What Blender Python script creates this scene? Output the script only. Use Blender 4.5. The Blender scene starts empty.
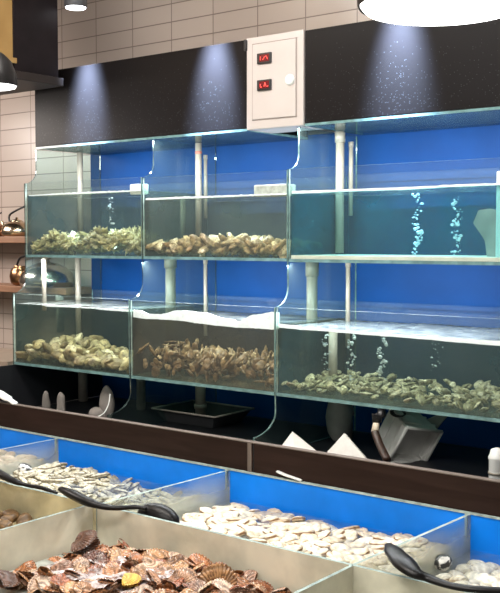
import bpy, bmesh, math, random
from mathutils import Vector, Matrix, Euler, noise
random.seed(7)
R = random.random
U = random.uniform
sc = bpy.context.scene
COL = sc.collection
sc.view_settings.view_transform = 'Standard'
sc.view_settings.look = 'None'
sc.cycles.transparent_max_bounces = 48
sc.cycles.max_bounces = 10
sc.cycles.sample_clamp_indirect = 4.0

# ------------------------------------------------------------------ camera
F, YAW, PIT = 986.0, 0.66085, 0.0571
EYE = Vector((0, 0, 1.6))
FW = Vector((-math.sin(YAW)*math.cos(PIT), math.cos(YAW)*math.cos(PIT), -math.sin(PIT)))
RT = Vector((math.cos(YAW), math.sin(YAW), 0))
DN = FW.cross(RT)
cam_d = bpy.data.cameras.new('camera')
cam = bpy.data.objects.new('camera', cam_d)
COL.objects.link(cam)
cam_d.sensor_fit = 'HORIZONTAL'
cam_d.sensor_width = 36.0
cam_d.lens = F/500*36.0
cam_d.clip_start = 0.05
m = Matrix((RT, -DN, -FW)).transposed().to_4x4()
m.translation = EYE
cam.matrix_world = m
sc.camera = cam


def ray(x, y):
    return FW + RT*((x-250)/F) + DN*((y-296.5)/F)


def onz(x, y, z):            # the point of height z that the photo shows at (x, y)
    v = ray(x, y)
    return EYE + v*((z-1.6)/v.z)


def ony(x, y, Y):            # the point at depth Y that the photo shows at (x, y)
    v = ray(x, y)
    return EYE + v*(Y/v.y)


# ------------------------------------------------------------------ materials
def new_mat(name):
    mt = bpy.data.materials.new(name)
    mt.use_nodes = True
    nt = mt.node_tree
    nt.nodes.clear()
    out = nt.nodes.new('ShaderNodeOutputMaterial')
    return mt, nt, out


def N(nt, typ, **kw):
    n = nt.nodes.new(typ)
    for k, v in kw.items():
        if k.startswith('i_'):
            n.inputs[k[2:].replace('_', ' ')].default_value = v
        else:
            setattr(n, k, v)
    return n


def L(nt, a, b):
    nt.links.new(a, b)


def ramp(nt, stops, fac=None, interp='LINEAR'):
    r = nt.nodes.new('ShaderNodeValToRGB')
    r.color_ramp.interpolation = interp
    el = r.color_ramp.elements
    while len(el) < len(stops):
        el.new(0.5)
    for e, (p, c) in zip(el, stops):
        e.position = p
        e.color = (c[0], c[1], c[2], 1)
    if fac is not None:
        L(nt, fac, r.inputs['Fac'])
    return r


def coords(nt, scale=(1, 1, 1), loc=(0, 0, 0)):
    tc = N(nt, 'ShaderNodeTexCoord')
    mp = N(nt, 'ShaderNodeMapping')
    mp.inputs['Scale'].default_value = scale
    mp.inputs['Location'].default_value = loc
    L(nt, tc.outputs['Object'], mp.inputs['Vector'])
    return mp.outputs['Vector']


def plain(name, c, rough=0.5, metal=0.0, var=0.12, nscale=14, bump=0.0, spec=0.5, c2=None, emit=None, estr=0):
    mt, nt, out = new_mat(name)
    b = N(nt, 'ShaderNodeBsdfPrincipled')
    b.inputs['Roughness'].default_value = rough
    b.inputs['Metallic'].default_value = metal
    b.inputs['Specular IOR Level'].default_value = spec
    v = coords(nt)
    nz = N(nt, 'ShaderNodeTexNoise')
    nz.inputs['Scale'].default_value = nscale
    nz.inputs['Detail'].default_value = 4
    L(nt, v, nz.inputs['Vector'])
    lo = tuple(x*(1-var) for x in c) if c2 is None else c2
    hi = tuple(min(1, x*(1+var)) for x in c) if c2 is None else c
    r = ramp(nt, [(0.3, lo), (0.7, hi)], nz.outputs['Fac'])
    L(nt, r.outputs['Color'], b.inputs['Base Color'])
    if bump:
        bp = N(nt, 'ShaderNodeBump')
        bp.inputs['Strength'].default_value = bump
        bp.inputs['Distance'].default_value = 0.01
        L(nt, nz.outputs['Fac'], bp.inputs['Height'])
        L(nt, bp.outputs['Normal'], b.inputs['Normal'])
    if emit:
        b.inputs['Emission Color'].default_value = (*emit, 1)
        b.inputs['Emission Strength'].default_value = estr
    L(nt, b.outputs['BSDF'], out.inputs['Surface'])
    return mt


def glass(name, tint=(0.9, 0.96, 0.95), haze=0.0, haze_c=(0.6, 0.65, 0.6), refl=0.05, graze=0.55, haze_noise=0.0, nscale=6, low=None, rough=0.03):
    """thin pane or water surface: tinted see-through + mirror at a slant + a film of haze"""
    mt, nt, out = new_mat(name)
    tr = N(nt, 'ShaderNodeBsdfTransparent')
    tr.inputs['Color'].default_value = (*tint, 1)
    gl = N(nt, 'ShaderNodeBsdfGlossy')
    gl.inputs['Roughness'].default_value = rough
    df = N(nt, 'ShaderNodeBsdfDiffuse')
    v = coords(nt)
    nz = N(nt, 'ShaderNodeTexNoise')
    nz.inputs['Scale'].default_value = nscale
    nz.inputs['Detail'].default_value = 5
    L(nt, v, nz.inputs['Vector'])
    r = ramp(nt, [(0.3, tuple(x*0.75 for x in haze_c)), (0.7, haze_c)], nz.outputs['Fac'])
    L(nt, r.outputs['Color'], df.inputs['Color'])
    mh = N(nt, 'ShaderNodeMixShader')
    mr = N(nt, 'ShaderNodeMapRange')
    mr.inputs['From Min'].default_value = 0.35
    mr.inputs['From Max'].default_value = 0.65
    mr.inputs['To Min'].default_value = max(0, haze-haze_noise)
    mr.inputs['To Max'].default_value = min(1, haze+haze_noise)
    L(nt, nz.outputs['Fac'], mr.inputs['Value'])
    fac = mr.outputs['Result']
    if low:                       # more haze toward the bottom: (z0, z1, extra)
        tc = N(nt, 'ShaderNodeTexCoord')
        sp = N(nt, 'ShaderNodeSeparateXYZ')
        L(nt, tc.outputs['Object'], sp.inputs[0])
        m2 = N(nt, 'ShaderNodeMapRange')
        m2.inputs['From Min'].default_value = low[0]
        m2.inputs['From Max'].default_value = low[1]
        m2.inputs['To Min'].default_value = low[2]
        m2.inputs['To Max'].default_value = 0
        L(nt, sp.outputs['Z'], m2.inputs['Value'])
        ad = N(nt, 'ShaderNodeMath', operation='ADD', use_clamp=True)
        L(nt, fac, ad.inputs[0])
        L(nt, m2.outputs['Result'], ad.inputs[1])
        fac = ad.outputs[0]
    L(nt, fac, mh.inputs['Fac'])
    L(nt, tr.outputs[0], mh.inputs[1])
    L(nt, df.outputs[0], mh.inputs[2])
    lw = N(nt, 'ShaderNodeLayerWeight')
    lw.inputs['Blend'].default_value = 0.5
    pw = N(nt, 'ShaderNodeMath', operation='POWER')
    pw.inputs[1].default_value = 4
    L(nt, lw.outputs['Facing'], pw.inputs[0])
    ma = N(nt, 'ShaderNodeMath', operation='MULTIPLY_ADD')
    ma.inputs[1].default_value = graze
    ma.inputs[2].default_value = refl
    L(nt, pw.outputs[0], ma.inputs[0])
    mg = N(nt, 'ShaderNodeMixShader')
    L(nt, ma.outputs[0], mg.inputs['Fac'])
    L(nt, mh.outputs[0], mg.inputs[1])
    L(nt, gl.outputs[0], mg.inputs[2])
    L(nt, mg.outputs[0], out.inputs['Surface'])
    return mt


def tile_mat():
    mt, nt, out = new_mat('wall_tiles')
    b = N(nt, 'ShaderNodeBsdfPrincipled')
    b.inputs['Roughness'].default_value = 0.28
    tc = N(nt, 'ShaderNodeTexCoord')
    sp = N(nt, 'ShaderNodeSeparateXYZ')
    L(nt, tc.outputs['Object'], sp.inputs[0])
    cb = N(nt, 'ShaderNodeCombineXYZ')
    L(nt, sp.outputs['X'], cb.inputs['X'])
    L(nt, sp.outputs['Z'], cb.inputs['Y'])
    mp = N(nt, 'ShaderNodeMapping')
    mp.inputs['Location'].default_value = (3.83+2.65, -2.58+0.875*3+0.004, 0)
    L(nt, cb.outputs[0], mp.inputs['Vector'])
    br = N(nt, 'ShaderNodeTexBrick')
    br.offset = 0.0
    br.squash = 1.0
    br.inputs['Color1'].default_value = (0.41, 0.34, 0.295, 1)
    br.inputs['Color2'].default_value = (0.375, 0.308, 0.268, 1)
    br.inputs['Mortar'].default_value = (0.17, 0.13, 0.11, 1)
    br.inputs['Scale'].default_value = 1.0
    br.inputs['Brick Width'].default_value = 0.265
    br.inputs['Row Height'].default_value = 0.0875
    br.inputs['Mortar Size'].default_value = 0.0028
    br.inputs['Mortar Smooth'].default_value = 0.2
    L(nt, mp.outputs[0], br.inputs['Vector'])
    L(nt, br.outputs['Color'], b.inputs['Base Color'])
    bp = N(nt, 'ShaderNodeBump')
    bp.inputs['Strength'].default_value = 0.4
    bp.inputs['Distance'].default_value = 0.004
    bp.invert = True
    L(nt, br.outputs['Fac'], bp.inputs['Height'])
    L(nt, bp.outputs['Normal'], b.inputs['Normal'])
    L(nt, b.outputs[0], out.inputs['Surface'])
    return mt


def wood_mat(name, c1, c2, rough=0.5, axis=(1, 12, 12), spec=0.5):
    mt, nt, out = new_mat(name)
    b = N(nt, 'ShaderNodeBsdfPrincipled')
    b.inputs['Roughness'].default_value = rough
    b.inputs['Specular IOR Level'].default_value = spec
    v = coords(nt, axis)
    nz = N(nt, 'ShaderNodeTexNoise')
    nz.inputs['Scale'].default_value = 3.0
    nz.inputs['Detail'].default_value = 6
    nz.inputs['Distortion'].default_value = 0.6
    L(nt, v, nz.inputs['Vector'])
    r = ramp(nt, [(0.3, c1), (0.7, c2)], nz.outputs['Fac'])
    L(nt, r.outputs['Color'], b.inputs['Base Color'])
    L(nt, b.outputs[0], out.inputs['Surface'])
    return mt


def fascia_mat():
    """dark glossy laminate, spattered with dried droplets"""
    mt, nt, out = new_mat('dark_laminate')
    b = N(nt, 'ShaderNodeBsdfPrincipled')
    b.inputs['Roughness'].default_value = 0.36
    b.inputs['Specular IOR Level'].default_value = 0.10
    v = coords(nt)
    vo = N(nt, 'ShaderNodeTexVoronoi')
    vo.inputs['Scale'].default_value = 190
    L(nt, v, vo.inputs['Vector'])
    lt = N(nt, 'ShaderNodeMath', operation='LESS_THAN')
    lt.inputs[1].default_value = 0.34
    L(nt, vo.outputs['Distance'], lt.inputs[0])
    n2 = N(nt, 'ShaderNodeTexNoise')
    n2.inputs['Scale'].default_value = 5
    n2.inputs['Detail'].default_value = 3
    L(nt, v, n2.inputs['Vector'])
    sp = N(nt, 'ShaderNodeSeparateXYZ')
    tc = N(nt, 'ShaderNodeTexCoord')
    L(nt, tc.outputs['Object'], sp.inputs[0])
    mr = N(nt, 'ShaderNodeMapRange')
    mr.inputs['From Min'].default_value = 2.05
    mr.inputs['From Max'].default_value = 2.34
    mr.inputs['To Min'].default_value = 0.34
    mr.inputs['To Max'].default_value = 0.02
    L(nt, sp.outputs['Z'], mr.inputs['Value'])
    mq = N(nt, 'ShaderNodeMath', operation='MULTIPLY')
    L(nt, mr.outputs[0], mq.inputs[0])
    L(nt, n2.outputs['Fac'], mq.inputs[1])
    sc_ = N(nt, 'ShaderNodeSeparateColor')
    L(nt, vo.outputs['Color'], sc_.inputs[0])
    gt = N(nt, 'ShaderNodeMath', operation='LESS_THAN')
    L(nt, sc_.outputs[0], gt.inputs[0])
    L(nt, mq.outputs[0], gt.inputs[1])
    mu = N(nt, 'ShaderNodeMath', operation='MULTIPLY')
    L(nt, lt.outputs[0], mu.inputs[0])
    L(nt, gt.outputs[0], mu.inputs[1])
    mx = N(nt, 'ShaderNodeMix', data_type='RGBA')
    mx.inputs[6].default_value = (0.0085, 0.0072, 0.0074, 1)
    mx.inputs[7].default_value = (0.035, 0.036, 0.038, 1)
    L(nt, mu.outputs[0], mx.inputs[0])
    L(nt, mx.outputs[2], b.inputs['Base Color'])
    L(nt, b.outputs[0], out.inputs['Surface'])
    return mt


def shell_mat(name, cols, ring=28, ring_c=0.35, rough=0.38, radial=False, blotch=None, nscale=18, seam=None, mott=None):
    """shell: each one its own tone (object random), growth rings from the hinge"""
    mt, nt, out = new_mat(name)
    b = N(nt, 'ShaderNodeBsdfPrincipled')
    b.inputs['Roughness'].default_value = rough
    oi = N(nt, 'ShaderNodeObjectInfo')
    k = len(cols)
    base = ramp(nt, [(i/max(1, k-1), c) for i, c in enumerate(cols)], oi.outputs['Random'])
    tc = N(nt, 'ShaderNodeTexCoord')
    vv = tc.outputs['Generated']
    mp = N(nt, 'ShaderNodeMapping')
    mp.inputs['Location'].default_value = (0, -0.5, -0.5)
    L(nt, vv, mp.inputs['Vector'])
    ln = N(nt, 'ShaderNodeVectorMath', operation='LENGTH')
    L(nt, mp.outputs[0], ln.inputs[0])
    nz = N(nt, 'ShaderNodeTexNoise', noise_dimensions='4D')
    nz.inputs['Scale'].default_value = nscale*0.25
    nz.inputs['Detail'].default_value = 5
    L(nt, vv, nz.inputs['Vector'])
    m10 = N(nt, 'ShaderNodeMath', operation='MULTIPLY')
    m10.inputs[1].default_value = 37
    L(nt, oi.outputs['Random'], m10.inputs[0])
    L(nt, m10.outputs[0], nz.inputs['W'])
    ma = N(nt, 'ShaderNodeMath', operation='MULTIPLY_ADD')
    ma.inputs[1].default_value = 0.25
    L(nt, nz.outputs['Fac'], ma.inputs[0])
    L(nt, ln.outputs['Value'], ma.inputs[2])
    ms = N(nt, 'ShaderNodeMath', operation='MULTIPLY')
    ms.inputs[1].default_value = ring
    L(nt, ma.outputs[0], ms.inputs[0])
    sn = N(nt, 'ShaderNodeMath', operation='SINE')
    L(nt, ms.outputs[0], sn.inputs[0])
    mr = N(nt, 'ShaderNodeMapRange')
    mr.inputs['From Min'].default_value = -1
    mr.inputs['From Max'].default_value = 1
    mr.inputs['To Min'].default_value = 1-ring_c
    mr.inputs['To Max'].default_value = 1.05
    L(nt, sn.outputs[0], mr.inputs['Value'])
    mm = N(nt, 'ShaderNodeMix', data_type='RGBA', blend_type='MULTIPLY')
    mm.inputs[0].default_value = 1
    L(nt, base.outputs['Color'], mm.inputs[6])
    L(nt, mr.outputs[0], mm.inputs[7])
    col = mm.outputs[2]
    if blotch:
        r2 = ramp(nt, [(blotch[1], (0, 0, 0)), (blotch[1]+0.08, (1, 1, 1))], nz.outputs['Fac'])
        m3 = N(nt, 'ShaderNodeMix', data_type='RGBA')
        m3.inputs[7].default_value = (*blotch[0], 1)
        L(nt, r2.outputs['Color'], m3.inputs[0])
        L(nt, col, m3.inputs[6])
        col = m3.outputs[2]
    if mott:  # dark flecks: natural mottling, plus shadow painted into the piled shells
        n3 = N(nt, 'ShaderNodeTexNoise', noise_dimensions='4D')
        n3.inputs['Scale'].default_value = mott[2]
        n3.inputs['Detail'].default_value = 6
        n3.inputs['Roughness'].default_value = 0.65
        L(nt, vv, n3.inputs['Vector'])
        L(nt, m10.outputs[0], n3.inputs['W'])
        r3 = ramp(nt, [(mott[1], (0, 0, 0)), (mott[1]+.10, (1, 1, 1))], n3.outputs['Fac'])
        m5 = N(nt, 'ShaderNodeMix', data_type='RGBA')
        m5.inputs[7].default_value = (*mott[0], 1)
        L(nt, r3.outputs['Color'], m5.inputs[0])
        L(nt, col, m5.inputs[6])
        col = m5.outputs[2]
    if seam:
        sx = N(nt, 'ShaderNodeSeparateXYZ')
        L(nt, vv, sx.inputs[0])
        sb = N(nt, 'ShaderNodeMath', operation='SUBTRACT')
        sb.inputs[1].default_value = .5
        L(nt, sx.outputs['Z'], sb.inputs[0])
        ab = N(nt, 'ShaderNodeMath', operation='ABSOLUTE')
        L(nt, sb.outputs[0], ab.inputs[0])
        r4 = ramp(nt, [(seam[1], (1, 1, 1)), (seam[1]+.14, (0, 0, 0))], ab.outputs[0])
        m4 = N(nt, 'ShaderNodeMix', data_type='RGBA')
        m4.inputs[7].default_value = (*seam[0], 1)
        L(nt, r4.outputs['Color'], m4.inputs[0])
        L(nt, col, m4.inputs[6])
        col = m4.outputs[2]
    L(nt, col, b.inputs['Base Color'])
    bp = N(nt, 'ShaderNodeBump')
    bp.inputs['Strength'].default_value = 0.35
    bp.inputs['Distance'].default_value = 0.003
    L(nt, sn.outputs[0], bp.inputs['Height'])
    L(nt, bp.outputs['Normal'], b.inputs['Normal'])
    L(nt, b.outputs[0], out.inputs['Surface'])
    return mt


M = {}
M['tile'] = tile_mat()
M['laminate'] = fascia_mat()
M['strip'] = wood_mat('dark_brown_board', (0.016, 0.008, 0.006), (0.026, 0.014, 0.011), 0.5, spec=0.1)
M['strip_edge'] = plain('board_edge', (0.13, 0.10, 0.085), 0.4)
M['blue'] = plain('blue_board', (0.001, 0.036, 0.155), 0.5, var=0.18, nscale=3, spec=0.12)
M['pool_blue'] = plain('pool_blue', (0.002, 0.19, 0.78), 0.4, var=0.2, nscale=4, spec=0.2)
M['glass'] = glass('clear_glass', (0.975, 0.985, 0.98), refl=0.02, haze=0.025, haze_c=(0.5, 0.62, 0.62))
M['glass_end'] = glass('side_glass', (0.82, 0.92, 0.90), refl=0.025, graze=.35, haze=0.03, haze_c=(0.25, 0.33, 0.32))
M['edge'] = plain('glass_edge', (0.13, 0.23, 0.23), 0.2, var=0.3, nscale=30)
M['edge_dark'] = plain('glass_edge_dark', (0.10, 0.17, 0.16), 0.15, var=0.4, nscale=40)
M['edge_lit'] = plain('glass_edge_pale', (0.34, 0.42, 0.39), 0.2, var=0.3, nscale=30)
M['base_glass'] = glass('base_glass', (0.45, 0.62, 0.62), haze=0.35, haze_c=(0.14, 0.20, 0.20), refl=0.08)
M['edge_thin'] = glass('panel_edge', (0.35, 0.45, 0.45), haze=0.35, haze_c=(0.10, 0.15, 0.145), haze_noise=0.3, nscale=25, refl=0.12)
M['white_base'] = plain('white_base', (0.60, 0.62, 0.52), 0.4)
M['bin_glass'] = glass('bin_divider_glass', (0.93, 0.96, 0.95), haze=0.10, haze_c=(0.66, 0.66, 0.56), haze_noise=0.06, refl=0.05, low=(0.60, 0.75, 0.68))
M['bin_frost'] = glass('bin_frosted_glass', (0.85, 0.87, 0.82), haze=0.86, haze_c=(0.80, 0.755, 0.60), haze_noise=0.14, refl=0.04, nscale=5)
M['bin_amber'] = glass('bin_amber_glass', (0.85, 0.82, 0.70), haze=0.84, haze_c=(0.76, 0.68, 0.45), haze_noise=0.14, refl=0.04, nscale=5)
M['bin_floor'] = plain('bin_floor', (0.44, 0.40, 0.31), 0.5, var=0.3, nscale=8)
M['pvc'] = plain('grey_pvc', (0.235, 0.215, 0.175), 0.4, var=0.12)
M['pvc_dim'] = plain('dull_pvc', (0.38, 0.34, 0.29), 0.5, var=0.15)
M['pvc_mid'] = plain('mid_pvc', (0.155, 0.135, 0.10), 0.5, var=0.15)
M['pvc_red'] = plain('red_tape', (0.28, 0.10, 0.07), 0.5)
M['box_white'] = plain('box_paint', (0.45, 0.405, 0.385), 0.35, var=0.05, nscale=5)
M['box_line'] = plain('box_gap', (0.24, 0.20, 0.18), 0.5)
M['black'] = plain('black_plastic', (0.012, 0.012, 0.014), 0.3)
M['black_soft'] = plain('black_rubber', (0.008, 0.007, 0.007), 0.36, spec=0.2, var=0.25)
M['red_digit'] = plain('red_digits', (0.5, 0.02, 0.02), 0.4, emit=(1.0, 0.10, 0.08), estr=1.1)
M['red_panel'] = plain('red_panel', (0.08, 0.005, 0.008), 0.25, emit=(0.5, 0.02, 0.03), estr=0.12)
M['lamp_white'] = plain('lamp_diffuser', (0.9, 0.9, 0.9), 0.5, emit=(1.0, 0.985, 0.96), estr=3.2)
M['lamp_small'] = plain('lamp_led', (0.9, 0.9, 0.9), 0.5, emit=(0.93, 0.97, 1.0), estr=5)
M['lamp_shade'] = plain('lamp_shade', (0.012, 0.011, 0.011), 0.35, spec=0.2)
M['lamp_grey'] = plain('lamp_can', (0.12, 0.12, 0.13), 0.35, metal=0.4)
M['dark_wood'] = plain('dark_panel', (0.011, 0.008, 0.009), 0.5, var=0.2, spec=0.15)
M['ledge'] = plain('ledge_underside', (0.026, 0.020, 0.018), 0.5, spec=0.15)
M['yellow_wood'] = wood_mat('golden_wood', (0.27, 0.155, 0.05), (0.37, 0.23, 0.085), 0.45, (6, 1, 1))
M['shelf_wood'] = wood_mat('shelf_wood', (0.22, 0.11, 0.065), (0.32, 0.17, 0.10), 0.5)
M['counter_top'] = plain('counter_top', (0.34, 0.26, 0.20), 0.35)
M['counter_side'] = plain('counter_side', (0.20, 0.15, 0.12), 0.4)
M['brass'] = plain('brass', (0.68, 0.52, 0.36), 0.22, metal=1.0)
M['steel'] = plain('steel', (0.55, 0.50, 0.44), 0.22, metal=1.0)
M['copper'] = plain('copper', (0.36, 0.19, 0.10), 0.28, metal=1.0)
M['styro'] = plain('white_foam', (0.68, 0.66, 0.62), 0.7, var=0.06, nscale=40, bump=0.2)
M['jug'] = plain('frosted_plastic', (0.34, 0.34, 0.32), 0.45, var=0.2)
M['cloth'] = plain('grey_cloth', (0.20, 0.18, 0.16), 0.8, var=0.25)
M['tray'] = plain('dark_tray', (0.05, 0.052, 0.055), 0.35)
M['brown_hose'] = plain('brown_hose', (0.030, 0.014, 0.009), 0.35, var=0.4, nscale=60)
M['cream'] = plain('cream_plastic', (0.60, 0.52, 0.40), 0.4)
M['white_pl'] = plain('white_plastic', (0.72, 0.74, 0.72), 0.4, var=0.05)
M['box_dull'] = plain('dull_white_plastic', (0.40, 0.42, 0.38), 0.5, var=0.3, nscale=40)
M['tub'] = plain('pale_grey_tub', (0.58, 0.58, 0.55), 0.5, var=0.15)
M['sump'] = plain('sump_dark', (0.012, 0.013, 0.016), 0.5)
M['floor'] = plain('floor_stone', (0.16, 0.14, 0.12), 0.35)
M['ceiling'] = plain('ceiling_paint', (0.10, 0.09, 0.085), 0.8)
M['foam'] = plain('foam', (0.86, 0.90, 0.94), 0.6, var=0.08, nscale=60, bump=0.4)
M['foam_pink'] = plain('foam_pink', (0.74, 0.66, 0.62), 0.5, var=0.25, nscale=50, bump=0.6)
M['froth'] = glass('froth_film', (0.95, 0.9, 0.88), haze=0.55, haze_c=(0.80, 0.70, 0.68), haze_noise=0.42, nscale=45, refl=0.03)
M['bubble'] = glass('bubbles', (0.92, 0.97, 0.98), haze=0.42, haze_c=(0.85, 0.93, 0.97), refl=0.15)

# ------------------------------------------------------------------ mesh builder


class MB:
    def __init__(s):
        s.bm = bmesh.new()

    def _mark(s, n0, mi, smooth):
        s.bm.faces.ensure_lookup_table()
        for f in s.bm.faces[n0:]:
            f.material_index = mi
            f.smooth = smooth

    def box(s, x0, x1, y0, y1, z0, z1, mi=0, edge=None, bevel=0.0, mat=None, normal=None):
        """edge = material slot of the thin faces, normal = axis of the pane"""
        n0 = len(s.bm.faces)
        co = [(x, y, z) for x in (x0, x1) for y in (y0, y1) for z in (z0, z1)]
        vs = [s.bm.verts.new(mat @ Vector(c) if mat else c) for c in co]
        q = [(0, 1, 3, 2, 0), (4, 6, 7, 5, 0), (0, 4, 5, 1, 1), (2, 3, 7, 6, 1), (0, 2, 6, 4, 2), (1, 5, 7, 3, 2)]
        fs = []
        for a, b, c, d, ax in q:
            f = s.bm.faces.new((vs[a], vs[b], vs[c], vs[d]))
            f.material_index = edge if (edge is not None and ax != normal) else mi
            fs.append(f)
        if bevel:
            es = list({e for f in fs for e in f.edges})
            bmesh.ops.bevel(s.bm, geom=es, offset=bevel, segments=2, affect='EDGES', profile=0.6)
        return s

    def prism(s, pts, axis, a0, a1, mi=0, side=None):
        """polygon pts in the two other axes, pushed along axis from a0 to a1"""
        def P(p, a):
            return {0: (a, p[0], p[1]), 1: (p[0], a, p[1]), 2: (p[0], p[1], a)}[axis]
        A = [s.bm.verts.new(P(p, a0)) for p in pts]
        B = [s.bm.verts.new(P(p, a1)) for p in pts]
        n = len(pts)
        f = s.bm.faces.new(A)
        f.material_index = mi
        f = s.bm.faces.new(B[::-1])
        f.material_index = mi
        for i in range(n):
            f = s.bm.faces.new((A[i], B[i], B[(i+1) % n], A[(i+1) % n]))
            f.material_index = side if side is not None else mi
        return s

    def lathe(s, prof, c, segs=28, mi=0, mat=None, close=True):
        """prof: list of (radius, height)"""
        n0 = len(s.bm.faces)
        rings = []
        T = (Matrix.Translation(c) @ mat) if mat else Matrix.Translation(c)
        for r, h in prof:
            rings.append([s.bm.verts.new(T @ Vector((r*math.cos(2*math.pi*i/segs), r*math.sin(2*math.pi*i/segs), h))) for i in range(segs)])
        for a, b in zip(rings, rings[1:]):
            for i in range(segs):
                s.bm.faces.new((a[i], a[(i+1) % segs], b[(i+1) % segs], b[i]))
        if close:
            s.bm.faces.new(rings[0][::-1])
            s.bm.faces.new(rings[-1])
        s._mark(n0, mi, True)
        return s

    def tube(s, pts, rad, segs=12, mi=0, flat=None, up=None):
        """rad: number, or list of radius / (width, thick) per point"""
        n0 = len(s.bm.faces)
        pts = [Vector(p) for p in pts]
        rings = []
        for i, p in enumerate(pts):
            d = (pts[min(i+1, len(pts)-1)] - pts[max(i-1, 0)]).normalized()
            u = Vector(up) if up else (Vector((0, 0, 1)) if abs(d.z) < 0.9 else Vector((0, 1, 0)))
            sx = d.cross(u).normalized()
            sy = sx.cross(d).normalized()
            rr = rad[i] if isinstance(rad, (list, tuple)) else rad
            a, b = rr if isinstance(rr, (list, tuple)) else (rr, rr)
            rings.append([s.bm.verts.new(p + sx*a*math.cos(2*math.pi*k/segs) + sy*b*math.sin(2*math.pi*k/segs)) for k in range(segs)])
        for a, b in zip(rings, rings[1:]):
            for i in range(segs):
                s.bm.faces.new((a[i], b[i], b[(i+1) % segs], a[(i+1) % segs]))
        s.bm.faces.new(rings[0])
        s.bm.faces.new(rings[-1][::-1])
        s._mark(n0, mi, True)
        return s

    def ball(s, c, r, mi=0, sub=1, scale=(1, 1, 1)):
        n0 = len(s.bm.faces)
        bmesh.ops.create_icosphere(s.bm, subdivisions=sub, radius=1, matrix=Matrix.Translation(c) @ Matrix.Diagonal((r*scale[0], r*scale[1], r*scale[2], 1)))
        s._mark(n0, mi, True)
        return s

    def mesh(s, name, mats):
        bmesh.ops.recalc_face_normals(s.bm, faces=s.bm.faces)
        me = bpy.data.meshes.new(name)
        s.bm.to_mesh(me)
        s.bm.free()
        for k in (mats if isinstance(mats, (list, tuple)) else [mats]):
            me.materials.append(M[k] if isinstance(k, str) else k)
        return me

    def build(s, name, mats, parent=None, **tags):
        o = bpy.data.objects.new(name, s.mesh(name, mats))
        COL.objects.link(o)
        if parent:
            o.parent = parent
            o.matrix_parent_inverse = Matrix.Translation(parent.location).inverted()
        for k, v in tags.items():
            o[k] = v
        return o


def smooth_path(pts, n=6):
    P = [Vector(p) for p in pts]
    out = []
    for i in range(len(P)-1):
        p0, p1, p2, p3 = P[max(i-1, 0)], P[i], P[i+1], P[min(i+2, len(P)-1)]
        for k in range(n):
            t = k/n
            out.append(0.5*((2*p1)+(-p0+p2)*t+(2*p0-5*p1+4*p2-p3)*t*t+(-p0+3*p1-3*p2+p3)*t**3))
    out.append(P[-1])
    return out


def thing(name, loc, label, cat, group=None):
    o = bpy.data.objects.new(name, None)
    o.empty_display_size = 0.05
    o.location = loc
    COL.objects.link(o)
    o['label'] = label
    o['category'] = cat
    if group:
        o['group'] = group
    return o


def struct(mb, name, mats, **kw):
    return mb.build(name, mats, None, kind='structure', **kw)


# ------------------------------------------------------------------ the setting
W = 3.62
struct(MB().box(-7, 3, W, W+0.1, 0, 3.3), 'wall_back', 'tile')
struct(MB().box(-7.1, -7, -1.2, W+0.1, 0, 3.3), 'wall_left', 'tile')
struct(MB().box(-7.1, 3, -1.2, W+0.1, -0.1, 0), 'floor', 'floor')
struct(MB().box(-7.1, 3, 0.2, W+0.1, 3.3, 3.4), 'ceiling', 'ceiling')

# bulkhead at the left, running toward the wall: dark frame, golden wood infill
bk = thing('wall_cabinet', (-3.85, 2.3, 2.30), 'dark hanging cabinet with golden wood panel at upper left', 'cabinet')
XB = -3.478
MB().box(-4.3, XB, 2.80, 3.05, 2.335, 3.29).build('end_post', 'dark_wood', bk)
MB().box(-4.3, XB-0.02, 1.2, 2.80, 2.335, 3.29).build('body', 'dark_wood', bk)
MB().box(XB-0.02, XB-0.008, 1.25, 2.80, 2.39, 3.29).build('wood_panel', 'yellow_wood', bk)
MB().box(XB-0.018, XB+0.006, 1.25, 2.81, 2.37, 2.392).build('panel_sill', 'yellow_wood', bk)
MB().box(-4.3, XB+0.025, 1.2, 3.06, 2.298, 2.335, bevel=0.004).build('ledge', 'ledge', bk)

# ------------------------------------------------------------------ rack: header, blue board, side glass
YL, YU, YH = 3.015, 3.095, 3.165
X0, X1, X2, X3 = -3.78, -2.998, -2.222, -0.66
struct(MB().box(X0-0.075, 0.4, 3.595, W, 0.70, 2.06), 'trim_1', 'blue')

struct(MB().box(X0-.004, X0+.004, 2.885, 3.592, .785, 1.004), 'trim_3', 'sump')
for (xa, xb, lab) in ((X0, -2.474, 'long dark glossy header cabinet left of the white box'), (-2.192, -0.2, 'dark glossy header cabinet right of the white box')):
    h = thing('header_cabinet', ((xa+xb)/2, 3.35, 2.05), lab, 'cabinet', None)
    MB().box(xa, xb, YH, YH+0.018, 2.052, 2.405, bevel=0.002).build('fascia', 'laminate', h)
    MB().box(xa, xb, YH+0.018, 3.60, 2.39, 2.405).build('top_board', 'dark_wood', h)
    MB().box(xa, xb, YH, 3.60, 2.040, 2.050, edge=1, normal=2).build('glass_bottom', ['base_glass', 'edge'], h)
    MB().box(xa, xb, 3.58, 3.598, 2.05, 2.39).build('back_board', 'dark_wood', h)

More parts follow.
